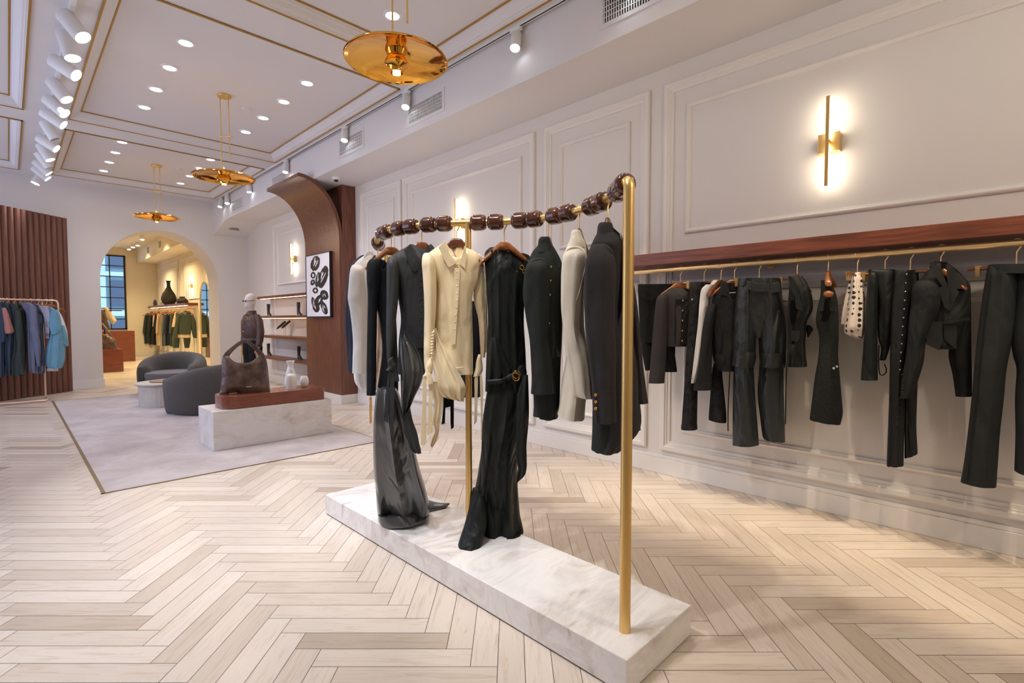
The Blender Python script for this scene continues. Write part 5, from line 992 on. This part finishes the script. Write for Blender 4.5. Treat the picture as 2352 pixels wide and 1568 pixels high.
# ================================================================= BACK ROOM GARMENTS
BG='garments on the back room rail'
cols=[('olive',425,520,852,1150,'dark olive jacket at the far left of the back room rail','jacket'),('ink',440,545,862,1160,'black jacket second from the left in the back room','jacket'),('tealg',475,590,866,1170,'dark grey green jacket third from the left in the back room','jacket'),('charc',525,600,864,1180,'charcoal jacket in the back room behind the pale green tee','jacket'),('grn',575,625,880,1185,'dark grey long dress left of the cream dress in the back room','dress'),('tan',600,660,870,1190,'long cream dress in the back room','dress'),('oliveb',655,705,870,1195,'dusty blue long shirt in the back room','shirt'),('navy',690,745,870,1190,'navy dress in the back room','dress'),('olive',735,790,870,1200,'dark olive shirt dress beside the cream top in the back room','dress')]
for k,(ma,xa,xb,yt,yb_,lab,cat) in enumerate(cols):
    xm=(xa+xb)/2; A_=pX(220+xm/4.3567,520+850/4.3567,3.85); A_=Vector((3.85,A_.y,1.70))
    hanger(A_,'hanger of the '+lab.split(' in the back')[0].split(' at the')[0]+', back room','hangers on the back room rail',10,.22,rod=.016,hook=.06)
    g=G('hanging_'+cat,A_,yb_,lab,cat,CBR); g.loft('body',ma,[(yt,xm-12,xm+25),(yt+25,xa+12,xb),(yt+140,xa+8,xb+4),(yt+220,xa+4,xb+6),(yb_,xa+8,xb+4)],.12,fold=(.03,2)); g.loft('sleeve',ma,[(yt+20,xa+14,xa+34),(yt+110,xa+2,xa+32),(yt+200,xa-8 if k<4 else xa,xa+24)],.06,dn=.12)
g=G('pale_tee',Vector((3.85,pX(220+590/4.3567,715,3.85).y+.15,1.70)),1000,'pale green tee sleeve in the back room rail','top',CBR); g.loft('body','tan',[(885,575,605),(920,570,612),(1000,566,600)],.08,dn=.15)
g=G('cream_shirt',Vector((3.85,pX(220+800/4.3567,715,3.85).y+.1,1.70)),1005,'cream short-sleeved top left of the green jacket in the back room','top',CBR); hanger(g.A,'hanger in the cream short-sleeved top, back room','hangers on the back room rail',10,.2,rod=.016,hook=.06); g.loft('body','tan',[(850,795,840),(920,775,840),(1005,760,830)],.08,dn=.12)
A_=Vector((3.85,pX(220+895/4.3567,715,3.85).y,1.70)); hanger(A_,'hanger in the collar of the green cropped jacket in the back room','hangers on the back room rail',0,.22,rod=.016,hook=.06)
g=G('green_jacket',A_,1120,'dark green cropped jacket facing the arch at the right end of the back room rail','jacket',CBR)
g.loft('body','olive',[(855,865,925),(875,840,950),(920,815,975),(1000,818,960),(1080,825,950)],.12,fold=(.01,2),neck=(893,890,25,855)); g.loft('sleeve','olive',[(885,815,850),(960,795,835),(1050,780,822),(1120,770,815)],.07,dn=.08); g.loft('sleeve','olive',[(885,940,975),(960,950,1000),(1050,960,1008),(1115,975,1010)],.07)
g.loft('hem_band','tan',[(1078,815,950),(1112,815,948)],.10); 
hanger(A_+Vector((0,.25,0)),'clip hanger of the dark green trousers, back room','hangers on the back room rail',0,.2,clip=True,rod=.016,hook=.08)
g=G('green_trousers',A_+Vector((.02,.25,0)),1215,'dark green trousers hanging below the green cropped jacket in the back room','trousers',CBR); g.loft('leg','olive',[(1110,768,840),(1160,765,838),(1215,770,832)],.08); g.loft('leg','olive',[(1110,875,950),(1160,880,945),(1215,890,935)],.08); g.loft('waist','olive',[(862,800,940),(1115,790,945)],.05,dn=-.05)
# clothes and bag at the left of the arch view
g=G('leather_jacket',(2.05,17.95,1.55),1030,'dark brown jacket at the left edge of the arch view','jacket',CBR,z0=1.05); g.loft('body','jacket_br',[(830,-10,70),(870,-10,95),(950,-10,120),(1030,-10,150)],.14,fold=(.02,2))
g=G('cream_scarf_top',(2.2,18.05,1.6),975,'cream short-sleeved top behind the brown jacket in the arch view','top',CBR,z0=1.15); g.loft('body','tan',[(810,70,120),(850,80,150),(910,100,190),(945,140,208),(975,145,180)],.10,fold=(.01,2))
gg=root('clothes_stand',(1.9,18.0,0),'dark display stand carrying the garments at the left of the arch view','stand'); obj('pole',M().tube([(1.9,18.0,0),(1.9,18.0,1.62)],.02,10),'black',gg,True); obj('arm',M().tube([(1.7,18.0,1.62),(2.3,18.0,1.62)],.014,10),'black',gg,True); obj('foot',M().lathe([(.0005,.02),(.2,.02),(.21,0)],(1.9,18.0,0),24,cap0=True),'black',gg,True)
